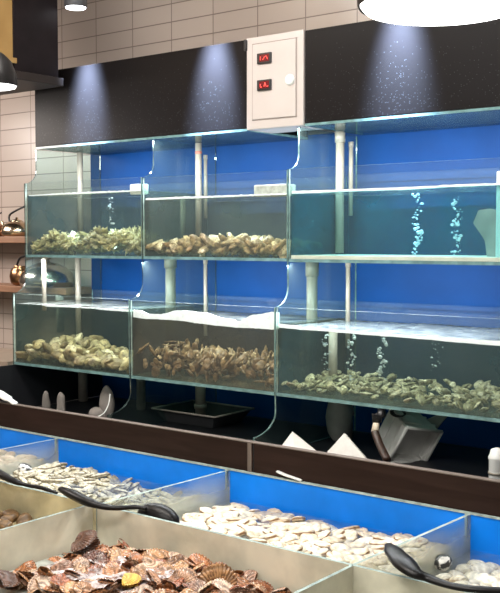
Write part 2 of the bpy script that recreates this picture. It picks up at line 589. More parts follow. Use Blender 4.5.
cb = thing('control_box', (-2.333, 3.2, 2.043), 'white electrical control box with two red digital displays on the header', 'box')
bx0, bx1, bz0, bz1 = -2.472, -2.194, 2.043, 2.408
MB().box(bx0, bx1, YH-0.008, YH+0.16, bz0, bz1, bevel=0.004).build('housing', 'box_white', cb)
fy = YH-0.008
fr = MB()
for a in ((bx0+.030, bx1-.030, bz1-.030, bz1-.026), (bx0+.030, bx1-.030, bz0+.034, bz0+.038), (bx0+.030, bx0+.034, bz0+.034, bz1-.026), (bx1-.034, bx1-.030, bz0+.034, bz1-.026)):
    fr.box(a[0], a[1], fy-0.0015, fy, a[2], a[3])
fr.build('door_gap', 'box_line', cb)
door = MB().box(bx0+.034, bx1-.034, fy-.005, fy, bz0+.038, bz1-.030, bevel=0.002).build('door', 'box_white', cb)
MB().box(bx0-0.006, bx0+0.004, fy-0.012, fy+0.02, bz1-0.05, bz1-0.006, bevel=0.003).build('corner_clip', 'black', cb)
for zc in (2.318, 2.213):
    xc = -2.376
    d = MB().box(xc-0.034, xc+0.034, fy-0.014, fy, zc-0.021, zc+0.021, bevel=0.003).build('display', 'black', cb)
    MB().box(xc-0.020, xc+0.027, fy-0.0155, fy-0.013, zc-0.014, zc+0.014).build('screen', 'red_panel', d)
    dg = MB()
    strokes = [(-.008, -.007, .004, .004), (.004, .004, .014, .006), (.014, .006, .022, -.007), (-.022, -.008, -.022, .006)] if zc > 2.25 else [(.0, -.008, .006, .008), (.006, .008, .013, -.008), (-.022, -.008, -.022, .004), (-.022, -.008, -.013, -.008), (.018, -.008, .026, -.006)]
    for xa, za, xb2, zb in strokes:
        xa, xb2 = xa*.8+.004, xb2*.8+.004
        dg.tube([(xc+xa, fy-.0165, zc+za), (xc+xb2, fy-.0165, zc+zb)], 0.0019, 6)
    dg.build('digits', 'red_digit', d)
MB().lathe([(0.021, 0), (0.021, 0.006), (0.013, 0.012), (0.008, 0.009)], (-2.253, fy-.004, 2.222), mat=Matrix.Rotation(math.pi/2, 4, 'X')).build('door_lock', 'white_pl', cb)

# side glass of the rack: stepped profile, curved where it runs out to each tank's front
def curve(y0, z0, y1, z1, n=7):
    """a quarter sweep from vertical (top) out to the front (bottom)"""
    return [(y1+(y0-y1)*math.cos(t)**1.0, z0-(z0-z1)*math.sin(t)) for t in [math.pi/2*i/n for i in range(n+1)]]


def sweep(y0, z0, y1, z1, n=8):
    """concave: leaves y0 vertically at z0 and ends at (y1, z1) heading forward"""
    return [(y1+(y0-y1)*(math.cos(math.pi/2*i/n)), z1+(z0-z1)*(1-math.sin(math.pi/2*i/n))) for i in range(n+1)]


prof = [(3.592, 2.038), (YH+.002, 2.038)] + sweep(YH+.002, 1.935, YU, 1.872) + [(YU, 1.53)] + sweep(YU+.002, 1.42, YL, 1.345) + [(YL, 1.015)] + sweep(YL+.002, 0.945, 2.88, 0.865) + [(2.88, 0.785), (3.592, 0.785)]
for x, lab in ((X0, 'glass end panel at the left end of the tank rack'), (X1, 'glass side panel between the two left tank columns'), (X2, 'glass side panel beside the big right-hand tanks')):
    MB().prism(prof, 0, x-0.0035, x+0.0035, 0, side=1).build('glass_panel', ['glass_end', 'edge_dark' if x == X2 else 'edge_thin'], None, label=lab, category='panel')
MB().prism(prof, 0, X3-0.005, X3+0.005, 0, side=1).build('glass_panel', ['glass_end', 'edge'], None, label='glass end panel at the far right end of the tank rack', category='panel')

# ------------------------------------------------------------------ tanks and water
YB = 3.52


def tank(x0, x1, y, z0, z1, label, base='edge', white=False):
    t = thing('fish_tank', ((x0+x1)/2, (y+YB)/2, z0), label, 'tank', 'stacked glass tanks on the rack')
    a, b = x0+.006, x1-.006
    MB().box(a, b, y, y+.008, z0, z1, 0, edge=1, normal=1).build('front_pane', ['glass', 'edge_lit'], t)
    MB().box(a, b, YB, YB+.008, z0, z1, 0, edge=1, normal=1).build('back_pane', ['glass', 'edge'], t)
    if white:
        MB().box(a+.004, b-.004, y+.0085, y+.40, z0, z0+.014, bevel=.001).build('floor_plate', 'white_base', t)
    MB().box(a, b, y, YB+.008, z0-.012, z0, 0, edge=1, normal=2).build('base_pane', ['white_base' if white else 'base_glass', 'edge'], t)
    return t


def water(x0, x1, y, z0, z1, mat, top, label, wob=0.0):
    """body of water: sides and floor see-through, top slot 1"""
    mb = MB()
    a, b, c, d = x0+.008, x1-.008, y+.010, YB-.002
    n, k = 24, 8
    T = [[mb.bm.verts.new((a+(b-a)*i/n, c+(d-c)*j/k, z1+wob*noise.noise(Vector((a+(b-a)*i/n*9, j*.7, z1))))) for j in range(k+1)] for i in range(n+1)]
    for i in range(n):
        for j in range(k):
            f = mb.bm.faces.new((T[i][j], T[i+1][j], T[i+1][j+1], T[i][j+1]))
            f.material_index = 1
            f.smooth = True
    lo = [[mb.bm.verts.new((a+(b-a)*i/n, yy, z0+.003)) for i in range(n+1)] for yy in (c, d)]
    for i in range(n):
        mb.bm.faces.new((T[i][0], lo[0][i], lo[0][i+1], T[i+1][0]))
        f = mb.bm.faces.new((T[i][k], T[i+1][k], lo[1][i+1], lo[1][i]))
        f.material_index = 2
        mb.bm.faces.new((lo[0][i], lo[1][i], lo[1][i+1], lo[0][i+1]))
    f = mb.bm.faces.new([T[0][j] for j in range(k+1)] + [lo[1][0], lo[0][0]])
    f.material_index = 2
    mb.bm.faces.new([T[n][j] for j in range(k, -1, -1)] + [lo[0][n], lo[1][n]])
    return mb.build('tank_water', [mat[0], top, mat[1]], None, kind='stuff', label=label, category='water')


def wmat(name, tint, haze, hc, low=None):
    return glass(name, tint, haze=haze, haze_c=hc, refl=0.012, graze=0.2, haze_noise=haze*0.35, nscale=3.5, low=low)


def wpair(name, tint, h1, c1, h2, c2, low=None):
    return (wmat(name, tint, h1, c1, low), wmat(name+'_deep', tint, h2, c2))


WM = dict(
    UL1=wpair('water_grey_teal', (0.96, 0.97, 0.91), 0.10, (0.12, 0.17, 0.20), 0.86, (0.040, 0.075, 0.095)),
    UL2=wpair('water_grey', (0.95, 0.95, 0.88), 0.12, (0.16, 0.19, 0.19), 0.86, (0.050, 0.072, 0.076)),
    UR=wpair('water_teal', (0.58, 0.94, 0.97), 0.08, (0.004, 0.12, 0.19), 0.72, (0.001, 0.070, 0.118)),
    LL1=wpair('water_dark_teal', (0.97, 0.95, 0.83), 0.08, (0.06, 0.095, 0.09), 0.90, (0.014, 0.030, 0.032)),
    LL2=wpair('water_brown', (0.98, 0.93, 0.80), 0.12, (0.14, 0.12, 0.095), 0.90, (0.042, 0.036, 0.029)),
    LR=wpair('water_green_blue', (0.92, 0.96, 0.84), 0.08, (0.075, 0.12, 0.105), 0.80, (0.010, 0.040, 0.055), (1.03, 1.15, .18)))
WT = dict(
    up=glass('water_top_bright', (0.7, 0.8, 0.8), haze=0.25, haze_c=(0.75, 0.82, 0.84), refl=0.12, nscale=9, haze_noise=0.25),
    lo=glass('water_top_dim', (0.6, 0.66, 0.62), haze=0.2, haze_c=(0.5, 0.54, 0.52), refl=0.1, nscale=9, haze_noise=0.25),
    lr=glass('water_top_frothy', (0.62, 0.72, 0.74), haze=0.4, haze_c=(0.46, 0.55, 0.60), refl=0.1, nscale=22, haze_noise=0.22))

tank(X0, X1, YU, 1.530, 1.872, 'upper left glass tank with pale spiky shellfish at far left')
tank(X1, X2, YU, 1.530, 1.868, 'upper middle glass tank with low beige shell pile')
tank(X2, X3, YU, 1.528, 1.872, 'upper right big teal tank with two bubble columns and no shells', white=True)
tank(X0, X1, YL, 1.018, 1.345, 'lower left glass tank with rounded pale shells in dark water')
tank(X1, X2, YL, 1.018, 1.343, 'lower middle glass tank with brown shells and white foam band')
tank(X2, X3, YL, 1.018, 1.345, 'lower right long glass tank with greenish shells and bubbles')
water(X0, X1, YU, 1.53, 1.815, WM['UL1'], WT['up'], 'grey-teal water in the upper left tank', 0.004)
water(X1, X2, YU, 1.53, 1.778, WM['UL2'], WT['up'], 'grey water in the upper middle tank', 0.004)
water(X2, X3, YU, 1.53, 1.785, WM['UR'], WT['up'], 'deep teal water in the upper right tank', 0.008)
water(X0, X1, YL, 1.018, 1.298, WM['LL1'], WT['lo'], 'dark teal water in the lower left tank', 0.004)
water(X1, X2, YL, 1.018, 1.272, WM['LL2'], WT['lo'], 'brown-grey water in the lower middle tank', 0.004)
water(X2, X3, YL, 1.018, 1.268, WM['LR'], WT['lr'], 'dark blue-green water in the lower right tank', 0.005)


# foam bands and white water lines along the front glass
def foam(x0, x1, y, prof_, label, mat='foam', depth=0.03):
    """prof_: list of (t, z_low, z_high) along the glass"""
    mb = MB()
    n = 60
    rows = []
    for i in range(n+1):
        t = i/n
        for a, b in zip(prof_, prof_[1:]):
            if a[0] <= t <= b[0]:
                u = (t-a[0])/(b[0]-a[0])
                u = u*u*(3-2*u)
                lo = a[1]+(b[1]-a[1])*u
                hi = a[2]+(b[2]-a[2])*u
                break
        x = x0+(x1-x0)*t
        hi += 0.003*noise.noise(Vector((x*60, 0, 3)))
        lo += 0.002*noise.noise(Vector((x*70, 2, 3)))
        rows.append([mb.bm.verts.new(p) for p in ((x, y, lo), (x, y, hi), (x, y+depth, hi-0.004), (x, y+depth, lo))])
    for a, b in zip(rows, rows[1:]):
        for k in range(4):
            f = mb.bm.faces.new((a[k], b[k], b[(k+1) % 4], a[(k+1) % 4]))
            f.smooth = False
    mb.bm.faces.new(rows[0])
    mb.bm.faces.new(rows[-1][::-1])
    return mb.build('foam', mat, None, kind='stuff', label=label, category='foam')


fy_ = .0092
foam(X1+.012, X2-.012, YL+fy_, [(0, 1.270, 1.302), (.10, 1.266, 1.288), (.20, 1.268, 1.290), (.36, 1.268, 1.312), (.5, 1.262, 1.308), (.64, 1.258, 1.290), (.76, 1.256, 1.282), (.88, 1.258, 1.312), (1, 1.258, 1.326)], 'wavy white foam band in the lower middle tank', depth=0.035)
foam(X0+.20, X0+.62, YL+fy_, [(0, 1.296, 1.304), (.1, 1.292, 1.302), (.5, 1.295, 1.301), (1, 1.296, 1.299)], 'thin white foam streak in the lower left tank')
foam(X1-.22, X1-.012, YL+fy_, [(0, 1.294, 1.298), (.3, 1.292, 1.300), (1, 1.292, 1.302)], 'short white foam streak by right end of lower left tank')
foam(X0+.02, X1-.012, YU+fy_, [(0, 1.811, 1.816), (.4, 1.812, 1.820), (1, 1.813, 1.818)], 'bright white water line in the upper left tank')  # thin white strip at the water level
foam(X1+.012, X2-.012, YU+fy_, [(0, 1.773, 1.781), (.3, 1.774, 1.782), (.6, 1.775, 1.781), (1, 1.776, 1.781)], 'bright white water line in the upper middle tank')  # same thin white strip, middle tank
foam(X2+.012, X3-.012, YU+fy_, [(0, 1.778, 1.788), (.2, 1.780, 1.787), (.3, 1.779, 1.787), (.45, 1.783, 1.790), (1, 1.784, 1.788)], 'frothy white water line in the upper right tank')
foam(X2+.012, X3-.012, YL+fy_, [(0, 1.267, 1.281), (.08, 1.265, 1.276), (.3, 1.262, 1.272), (.6, 1.256, 1.272), (1, 1.256, 1.272)], 'frothy white water line in the lower right tank')


# bubbles
def bubbles(px, pz0, pz1, Y, n, r, label, spread=.012):
    mb = MB()
    n = int(n*1.7)
    for i in range(n):
        t = i/n
        z = pz0+(pz1-pz0)*t+U(-.006, .006)
        k = 0.5+R()
        dx = .010*math.sin(t*14+px*9)
        for _ in range(random.choice((1, 1, 2, 3))):
            mb.ball((px+dx+U(-spread, spread), Y+U(-.01, .01), z+U(-.008, .008)), r*k*U(.25, .72), sub=2, scale=(U(.9, 1.4), 1, U(.7, 1)))
    return mb.build('air_bubbles', 'bubble', None, kind='stuff', label=label, category='bubbles')


bubbles(ony(417, 250, 3.2).x, 1.545, 1.78, 3.2, 24, .0085, 'left rising bubble column in the upper right tank')
bubbles(ony(457, 250, 3.2).x, 1.545, 1.76, 3.2, 20, .0075, 'right rising bubble column in the upper right tank')
bubbles(ony(308, 230, 3.25).x, 1.55, 1.74, 3.25, 16, .004, 'faint bubble column by the left end of upper right tank')
bubbles(ony(111, 210, 3.15).x, 1.67, 1.80, 3.15, 9, .006, 'bubbles above the shell mound in the upper left tank')
bubbles(ony(326, 360, 3.12).x, 1.10, 1.25, 3.12, 11, .006, 'leftmost bubble column in the lower right tank')
bubbles(ony(351, 360, 3.12).x, 1.09, 1.255, 3.12, 13, .0075, 'second bubble column from left in lower right tank')
bubbles(ony(382, 360, 3.12).x, 1.10, 1.255, 3.12, 15, .0085, 'widest bubble column in the lower right tank')
bubbles(ony(436, 360, 3.15).x, 1.14, 1.25, 3.15, 7, .0045, 'rightmost faint bubble column in lower right tank')

# small plastic inserts in the tanks, and a block for a glare
MB().box(-2.40, X2-.014, 3.11, 3.17, 1.772, 1.818, bevel=.006).build('overflow_box', 'box_dull', None, label='white plastic overflow box at right end of upper middle tank', category='box')
MB().box(X1-.09, X1-.012, 3.11, 3.15, 1.80, 1.845, bevel=.006).build('overflow_box', 'white_pl', None, label='small white overflow box at right end of upper left tank', category='box')
q = ony(500, 200, 3.14).x  # a glare on the glass, built as a white upright block
MB().box(q-.006, q+.03, 3.12, 3.16, 1.532, 1.83, bevel=.005).build('glare_block', 'white_pl', None, label='white upright plastic cover at the photo\'s right edge in upper tank', category='glare')
mb = MB()
a = ony(474, 240, 3.25)
b = ony(505, 240, 3.25)
mb.prism([(a.x, 1.66), (a.x+.02, 1.705), (a.x+.06, 1.71), (b.x, 1.70), (b.x, 1.532), (a.x+.055, 1.532), (a.x+.045, 1.60)], 1, 3.24, 3.25)
mb.build('filter_bag', 'cloth', None, label='pale grey filter bag hanging in the upper right tank', category='filter')


# ------------------------------------------------------------------ pipes
def pipe(name, x, y, z0, z1, r, mat, label, coll=None, ring=None, elbow=None):
    t = thing(name, (x, y, z0), label, 'pipe', None)
    if elbow:
        pts = [(x, y, z0), (x, y, z1-.03)] + [(x+elbow*(1-math.cos(k*math.pi/12)), y, z1-.03+.03*math.sin(k*math.pi/12)) for k in range(1, 7)] + [(x+elbow*4, y, z1)]
        MB().tube(pts, r, 14).build('tube', mat, t)
    else:
        MB().tube([(x, y, z0), (x, y, z1)], r, 16).build('tube', mat, t)
    for zz, h in (coll or []):
        MB().tube([(x, y, zz-h/2), (x, y, zz+h/2)], r*1.22, 16).build('collar', mat, t)
    if ring:
        MB().tube([(x, y, ring-.006), (x, y, ring+.006)], r*1.08, 16).build('tape_band', 'pvc_red', t)
    return t


PY = 3.4
def px_(x, y, Y=PY): return ony(x, y, Y).x
pipe('drain_pipe', px_(198.5, 170), PY, 1.62, 2.038, .0145, 'pvc', 'grey drain pipe with red tape band above upper middle tank', ring=1.995)
pipe('air_pipe', px_(205.5, 185, 3.45), 3.45, 1.70, 1.985, .008, 'pvc', 'thin pipe with capped top beside the red-banded pipe', coll=[(1.978, .02)])
pipe('drain_pipe', px_(340, 150), PY, 1.548, 2.038, .0175, 'pvc', 'thick grey drain pipe above upper right tank', coll=[(2.015, .04)])
pipe('air_pipe', px_(351, 160, 3.45), 3.45, 1.70, 2.00, .009, 'pvc', 'thin pipe right of the thick pipe above upper right tank', coll=[(1.99, .02)])
pipe('drain_pipe', px_(80, 170), PY, 1.62, 2.038, .0145, 'pvc', 'grey pipe above the upper left tank')
pipe('drain_pipe', px_(170.5, 280), PY, 1.12, 1.515, .024, 'pvc_mid', 'thick pale pipe rising from lower middle tank', coll=[(1.50, .06)])
pipe('air_pipe', px_(205.5, 280, 3.45), 3.45, 1.16, 1.515, .0085, 'pvc', 'thin white pipe right of thick pipe over lower middle tank', coll=[(1.50, .02)])
pipe('drain_pipe', px_(312, 290), PY, 1.08, 1.515, .023, 'pvc_mid', 'thick pale pipe beside the glass panel over lower right tank', coll=[(1.48, .06)])
pipe('air_pipe', px_(348, 290, 3.45), 3.45, 1.16, 1.515, .0095, 'pvc', 'thin pipe over the lower right tank', coll=[(1.50, .02)])
pipe('drain_pipe', px_(44, 280, 3.14), 3.14, 1.26, 1.515, .011, 'pvc', 'slim white pipe by left end above the lower left tank')
pipe('drain_pipe', px_(78, 280), PY, 1.12, 1.515, .014, 'pvc', 'grey pipe seen against tiles above lower left tank')
pipe('drain_pipe', px_(60, 330, 3.45), 3.45, 1.12, 1.33, .022, 'pvc_dim', 'blurred yellowish pipe standing in the lower left tank')
pipe('drain_pipe', px_(333, 350, 3.3), 3.3, 1.03, 1.262, .018, 'pvc_dim', 'yellowish pipe standing in the water of lower right tank')
pipe('drain_pipe', px_(183, 215, 3.48), 3.48, 1.56, 1.80, .012, 'pvc_dim', 'blurred yellowish pipe standing in the upper middle tank')
pipe('drain_pipe', px_(83, 390), PY, .785, 1.003, .0245, 'pvc_dim', 'dull pipe under the lower left tank')
pipe('drain_pipe', px_(141, 400), PY, .785, .965, .022, 'pvc_dim', 'dull elbow pipe under the lower middle tank', elbow=.02)
pipe('drain_pipe', px_(200.5, 410), PY, .785, 1.003, .024, 'pvc_dim', 'dull straight pipe standing in the black tray', coll=[(.84, .02)])
pipe('drain_pipe', px_(347.5, 420), PY, .785, 1.003, .0215, 'pvc_dim', 'dull pipe under the lower right tank behind white foam sheet', coll=[(.90, .03)])

# ------------------------------------------------------------------ sump and what lies behind the brown board
YR = 2.815
struct(MB().box(-4.4, 0.4, 2.845, 3.594, 0.60, .782), 'trim_2', 'sump')
fb = thing('counter_board', (-2.2, 2.83, .75), 'long dark brown board between the pools and tank rack', 'board')
MB().box(-4.4, -2.178, YR+.002, YR+.026, .752, .860).build('board', ['strip'], fb)
MB().box(-2.172, 0.4, YR+.002, YR+.026, .752, .860).build('board', ['strip'], fb)
MB().box(-4.4, 0.4, YR, YR+.027, .860, .8635).build('top_edge', 'strip_edge', fb)
s0 = ony(249.5, 455, YR).x
MB().box(s0-.008, s0+.010, YR-.002, YR+.002, .752, .861).build('joint_strip', 'strip_edge', fb)
MB().box(-2.178, -2.172, YR+.004, YR+.02, .752, .858).build('joint_gap', 'black', fb)
mb = MB()
c = ony(290, 477, YR-.004)
mb.tube(smooth_path([(c.x-.055, c.y, c.z+.012), (c.x-.02, c.y-.004, c.z+.006), (c.x+.02, c.y-.003, c.z), (c.x+.05, c.y, c.z-.006)]), [(.009, .004)]*19, 8)
mb.build('plastic_scrap', 'white_pl', None, label='scrap of white plastic stuck to the brown board\'s lower edge', category='plastic')

# tray with the straight pipe
tx = px_(203, 428, 3.35)
t = thing('sump_tray', (tx, 3.35, .783), 'shallow black tray under the lower middle tank', 'tray')
mb = MB()
o = [(-.17, -.13), (.17, -.13), (.17, .13), (-.17, .13)]
def rectring(w, d, z): return [(tx+w*a, 3.35+d*b, z) for a, b in ((-1, -1), (1, -1), (1, 1), (-1, 1))]
rg = [[mb.bm.verts.new(p) for p in rectring(*k)] for k in ((.14, .10, .784), (.175, .13, .84), (.185, .14, .843), (.185, .14, .838), (.17, .126, .834), (.135, .096, .79))]
for a, b in zip(rg, rg[1:]):
    for k in range(4):
        mb.bm.faces.new((a[k], a[(k+1) % 4], b[(k+1) % 4], b[k]))
mb.bm.faces.new(rg[0])
mb.bm.faces.new(rg[-1])
mb.build('tray_body', 'tray', t)
mb = MB()
for a, b in zip(rectring(.185, .14, .843), rectring(.185, .14, .843)[1:] + rectring(.185, .14, .843)[:1]):
    mb.tube([a, b], .004, 8)
mb.build('rim', 'pvc_dim', t)


def sheet(pts, th, name, mat, label, cat, groove=None):
    """a flat slab with given front outline (list of points in a plane)"""
    mb = MB()
    P = [Vector(p) for p in pts]
    nrm = (P[1]-P[0]).cross(P[2]-P[0]).normalized()*th
    if nrm.y < 0:
        nrm = -nrm
    A = [mb.bm.verts.new(p) for p in P]
    B = [mb.bm.verts.new(p+nrm) for p in P]
    mb.bm.faces.new(A)
    mb.bm.faces.new(B[::-1])
    k = len(P)
    for i in range(k):
        mb.bm.faces.new((A[i], B[i], B[(i+1) % k], A[(i+1) % k]))
    bmesh.ops.bevel(mb.bm, geom=list(mb.bm.edges), offset=.002, segments=1, affect='EDGES')
    return mb.build(name, mat, None, label=label, category=cat)


Z8 = .785
# white folded box corners leaning behind the board
p1 = ony(292.5, 431.5, 3.02)
b1 = ony(276, 452, 2.95); b2 = ony(322, 458, 2.95); b3 = ony(318, 448, 3.12)
mb = MB()
v = [mb.bm.verts.new(p) for p in (p1, (b1.x, 2.92, Z8), (b2.x-.09, 2.92, Z8), (b2.x+.01, 3.0, Z8), (b1.x+.05, 3.13, Z8))]
for f in ((0, 1, 2), (0, 2, 3), (0, 3, 4), (0, 4, 1), (4, 3, 2, 1)):
    mb.bm.faces.new([v[i] for i in f])
mb.build('foam_box_corner', 'styro', None, label='smaller white peaked foam piece behind the brown board', category='foam piece')
def run_down(x, y, dx, dy, Y):       # follow an edge of the photo down to the sump floor
    while ony(x, y, Y).z > Z8+.002:
        x, y = x+dx*.02, y+dy*.02
    return ony(x, y, Y)


sheet([ony(344, 433, 2.955), run_down(344, 433, -20, 22, 2.90), run_down(344, 433, 24, 28, 2.90)], .018, 'foam_sheet', 'styro', 'larger white diamond foam sheet leaning behind the brown board', 'foam piece')

# grey lumps (wet cloths, jug) under the tanks
def lump(pts, name, mat, label, cat, seed=1, sub=3):
    mb = MB()
    for c_, s_ in pts:
        mb.ball(c_, 1, sub=sub, scale=s_)
    for v_ in mb.bm.verts:
        n_ = noise.noise(v_.co*22+Vector((seed, 0, 0)))
        v_.co += Vector((n_, noise.noise(v_.co*19+Vector((0, seed, 0))), n_))*.007
        v_.co.z = max(v_.co.z, Z8)
    return mb.build(name, mat, None, label=label, category=cat)


def g(x, y, Y): return ony(x, y, Y)
p = g(46, 402, 3.05); lump([(Vector((p.x, 3.05, .83)), (.018, .02, .062))], 'rubber_glove', 'cloth', 'left of two grey upright lumps under the left tank', 'glove', 1)
p = g(61, 402, 3.05); lump([(Vector((p.x, 3.05, .83)), (.024, .02, .068))], 'rubber_glove', 'cloth', 'right of two grey upright lumps under the left tank', 'glove', 2)
p = g(107, 396, 3.1); lump([(Vector((p.x, 3.10, .86)), (.040, .03, .085)), (Vector((p.x-.04, 3.08, .81)), (.05, .03, .035))], 'plastic_bag', 'cloth', 'grey crumpled bag right of the dull pipe under left tank', 'bag', 3)
p = g(335, 420, 3.3); lump([(Vector((p.x-.02, 3.36, .88)), (.055, .05, .11))], 'plastic_jug', 'jug', 'dim grey rounded jug behind the larger foam sheet', 'jug', 4)

# grey plastic tub lying tilted beside a coil of hose
c0 = Vector((g(406, 432, 3.22).x, 3.22, .883))
t = thing('plastic_tub', tuple(c0), 'tilted pale grey ribbed plastic tub right of the brown hose', 'tub')
ax = Matrix.Translation(c0) @ Euler((math.radians(-12), math.radians(27), math.radians(-30))).to_matrix().to_4x4()
mb = MB()
lo_, hi_ = [], []
for dx, dy in ((-1, -1), (1, -1), (1, 1), (-1, 1)):
    lo_.append((-.075, dx*.062, dy*.062))
    hi_.append((.075, dx*.078, dy*.074))
A = [mb.bm.verts.new(ax @ Vector(p)) for p in lo_]
B = [mb.bm.verts.new(ax @ Vector(p)) for p in hi_]
C_ = [mb.bm.verts.new(ax @ Vector((p[0]-.004, p[1]*.93, p[2]*.93))) for p in hi_]
D_ = [mb.bm.verts.new(ax @ Vector((p[0]+.006, p[1]*.93, p[2]*.93))) for p in lo_]
for P_, Q_ in ((A, B), (B, C_), (C_, D_)):
    for k in range(4):
        mb.bm.faces.new((P_[k], P_[(k+1) % 4], Q_[(k+1) % 4], Q_[k]))
mb.bm.faces.new(A)
mb.bm.faces.new(D_)
bmesh.ops.bevel(mb.bm, geom=list(mb.bm.edges), offset=.004, segments=2, affect='EDGES')
mb.build('tub_body', 'tub', t)
for u in (-.02, .035):
    w_ = .062+(u+.075)/.15*.015
    MB().box(u-.004, u+.004, -w_-.004, w_+.004, -w_-.003, w_+.001, mat=ax, bevel=.001).build('rib', 'tub', t)
mb = MB()
for k in range(4):
    p_, q_ = ax @ (Vector(hi_[k])*1.03), ax @ (Vector(hi_[(k+1) % 4])*1.03)
    mb.tube([p_, q_], .0065, 8)
mb.build('rim', 'tub', t)
mb = MB()
cc = g(397, 413, 3.12)
mb.tube([(cc.x+.030*math.cos(k*.42)*(1-k*.004), 3.12+.004*k*.1, cc.z+.014*math.sin(k*.42)) for k in range(46)], .0035, 6)
mb.build('hose_coil', 'black', None, label='small black hose coil hanging under the lower right tank', category='hose')
sheet([g(420, 422, 3.3), g(444, 412, 3.3), g(447, 416, 3.3), g(424, 444, 3.3), g(418, 446, 3.3)], .012, 'plastic_flap', 'jug', 'grey plastic flap at the right of the ribbed drum', 'plastic')
# hose assembly: black cap, cream fitting, brown hose
t = thing('hose_fitting', (g(375, 440, 2.98).x, 2.98, Z8), 'brown hose with cream fitting and black cap beside foam sheet', 'hose')
pts = [g(374, 420, 3.0), g(372, 433, 2.98), g(377, 446, 2.95), g(386, 461, 2.92)]
pts = [Vector((p_.x, Y_, max(p_.z, Z8+.012))) for p_, Y_ in zip(pts, (3.02, 3.0, 2.97, 2.93))]
MB().tube(smooth_path([pts[1], pts[1]*.5+pts[2]*.5, pts[2], pts[3]]), .014, 12).build('hose', 'brown_hose', t)
MB().tube([pts[0]+Vector((0, 0, -.004)), pts[1]], [.011, .014], 12).build('fitting', 'cream', t)
k0 = pts[0]
MB().tube([k0+Vector((.026, .01, .028)), k0+Vector((.012, .005, .022)), k0+Vector((0, 0, .012)), k0+Vector((0, 0, -.010))], [.017, .020, .020, .017], 12).build('cap', 'black', t)
# white cylinder at the right, with copper bowl piece at its foot
t = thing('filter_canister', (g(496, 470, 3.0).x, 3.0, Z8), 'white upright canister at the right edge behind brown board', 'canister')
q = g(497, 460, 3.0).x
MB().lathe([(.024, 0), (.026, .004), (.026, .10), (.028, .104), (.028, .112), (.024, .118), (.02, .135), (.008, .14)], (q, 3.0, Z8)).build('canister_body', 'white_pl', t)
MB().lathe([(.029, .055), (.029, .062)], (q, 3.0, Z8)).build('band', 'pvc', t)
mb = MB()
c = g(495, 479, 2.9)
mb.tube([(c.x-.03, 2.9, .80), (c.x-.005, 2.9, .822), (c.x+.03, 2.9, .835), (c.x+.07, 2.9, .83)], [.008, .014, .016, .01], 10)
mb.build('brass_elbow', 'copper', None, label='copper coloured bent pipe at the foot of the white canister', category='pipe')
# white towel at the far left on the board
mb = MB()
pts = [ony(-14, 388, YR+.01), ony(0, 394, YR+.01), ony(8, 399, YR+.01), ony(16, 404, YR+.01)]
mb.tube(smooth_path(pts), [(.030, .012)]*7+[(.026, .011)]*6+[(.016, .008)]*5+[(.006, .004)], 10)
mb.build('towel', 'white_pl', None, label='white folded towel lying on the left end of brown board', category='towel')
# highlight of the curved glass edge, modelled as a pale tube
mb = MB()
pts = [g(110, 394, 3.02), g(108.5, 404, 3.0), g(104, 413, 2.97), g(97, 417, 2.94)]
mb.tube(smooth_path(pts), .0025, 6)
mb.build('edge_highlight', 'white_pl', None, label='thin pale curve modelling a glass highlight under the left tank near brown board', category='cord')

# ------------------------------------------------------------------ display pools in front
RZ, BW = .75, .9705
D1, D2, D3 = -3.225, -2.278, -1.316
XM = 2.172
FZ = .575
pool = thing('display_pool', (-2.3, 2.1, 0), 'low blue-backed display pool divided by glass into bins', 'pool')
MB().box(-4.3, 0.4, YR-.012, YR, FZ, RZ).build('back_panel', 'pool_blue', pool)
MB().box(-4.3, 0.4, YR-.015, YR+.001, RZ, RZ+.004).build('back_rim', 'edge_lit', pool)
MB().box(-4.3, 0.4, 1.45, YR, FZ-.02, FZ).build('pool_floor', 'bin_floor', pool)
MB().box(-4.3, 0.4, 1.45, YR, .0, FZ-.02).build('pool_base', 'dark_wood', pool)
for x in (D1, D2, D3, D3+BW):
    xm = x-.031
    mb = MB()
    mb.prism([(xm-.005, XM), (xm+.005, XM), (x+.005, YR-.013), (x-.005, YR-.013)], 2, FZ, RZ, 1, side=0)
    mb.build('divider_pane', ['bin_glass', 'edge_lit'], pool)
    MB().box(x-.012, x-.005, YR-.020, YR-.012, FZ+.04, RZ).build('silicone_seam', 'edge_lit', pool)
for a, b in ((-4.3, D1-.031), (D1-.031, D2-.031), (D2-.031, D3-.031), (D3-.031, D3+BW-.031), (D3+BW-.031, .4)):
    MB().box(a+.002, b-.002, XM-.006, XM+.006, FZ, RZ, 0, edge=1, normal=1).build('middle_pane', ['bin_amber' if b <= D2 else 'bin_frost', 'edge_lit'], pool)
for x in (D1-.04, D2-.031-.022, D3-.031, D3+BW-.031):
    MB().box(x-.005, x+.005, 1.45, XM-.007, FZ, RZ, 0, edge=1, normal=0).build('divider_pane', ['bin_frost', 'edge_lit'], pool)
MB().box(-4.3, .4, 1.44, 1.452, FZ, RZ, 0, edge=1, normal=1).build('front_pane', ['bin_frost', 'edge_lit'], pool)

pw = glass('pool_water', (0.95, 0.97, 0.95), haze=0.06, haze_c=(0.7, 0.7, 0.62), refl=0.03, graze=0.5, nscale=20, haze_noise=0.05)
pwy = glass('pool_water_amber', (0.90, 0.84, 0.66), haze=0.6, haze_c=(0.85, 0.70, 0.40), refl=0.03, graze=0.5, nscale=7, haze_noise=0.25)
pwg = glass('pool_water_pale', (0.85, 0.9, 0.86), haze=0.5, haze_c=(0.50, 0.53, 0.48), refl=0.03, graze=0.5, nscale=9, haze_noise=0.3)


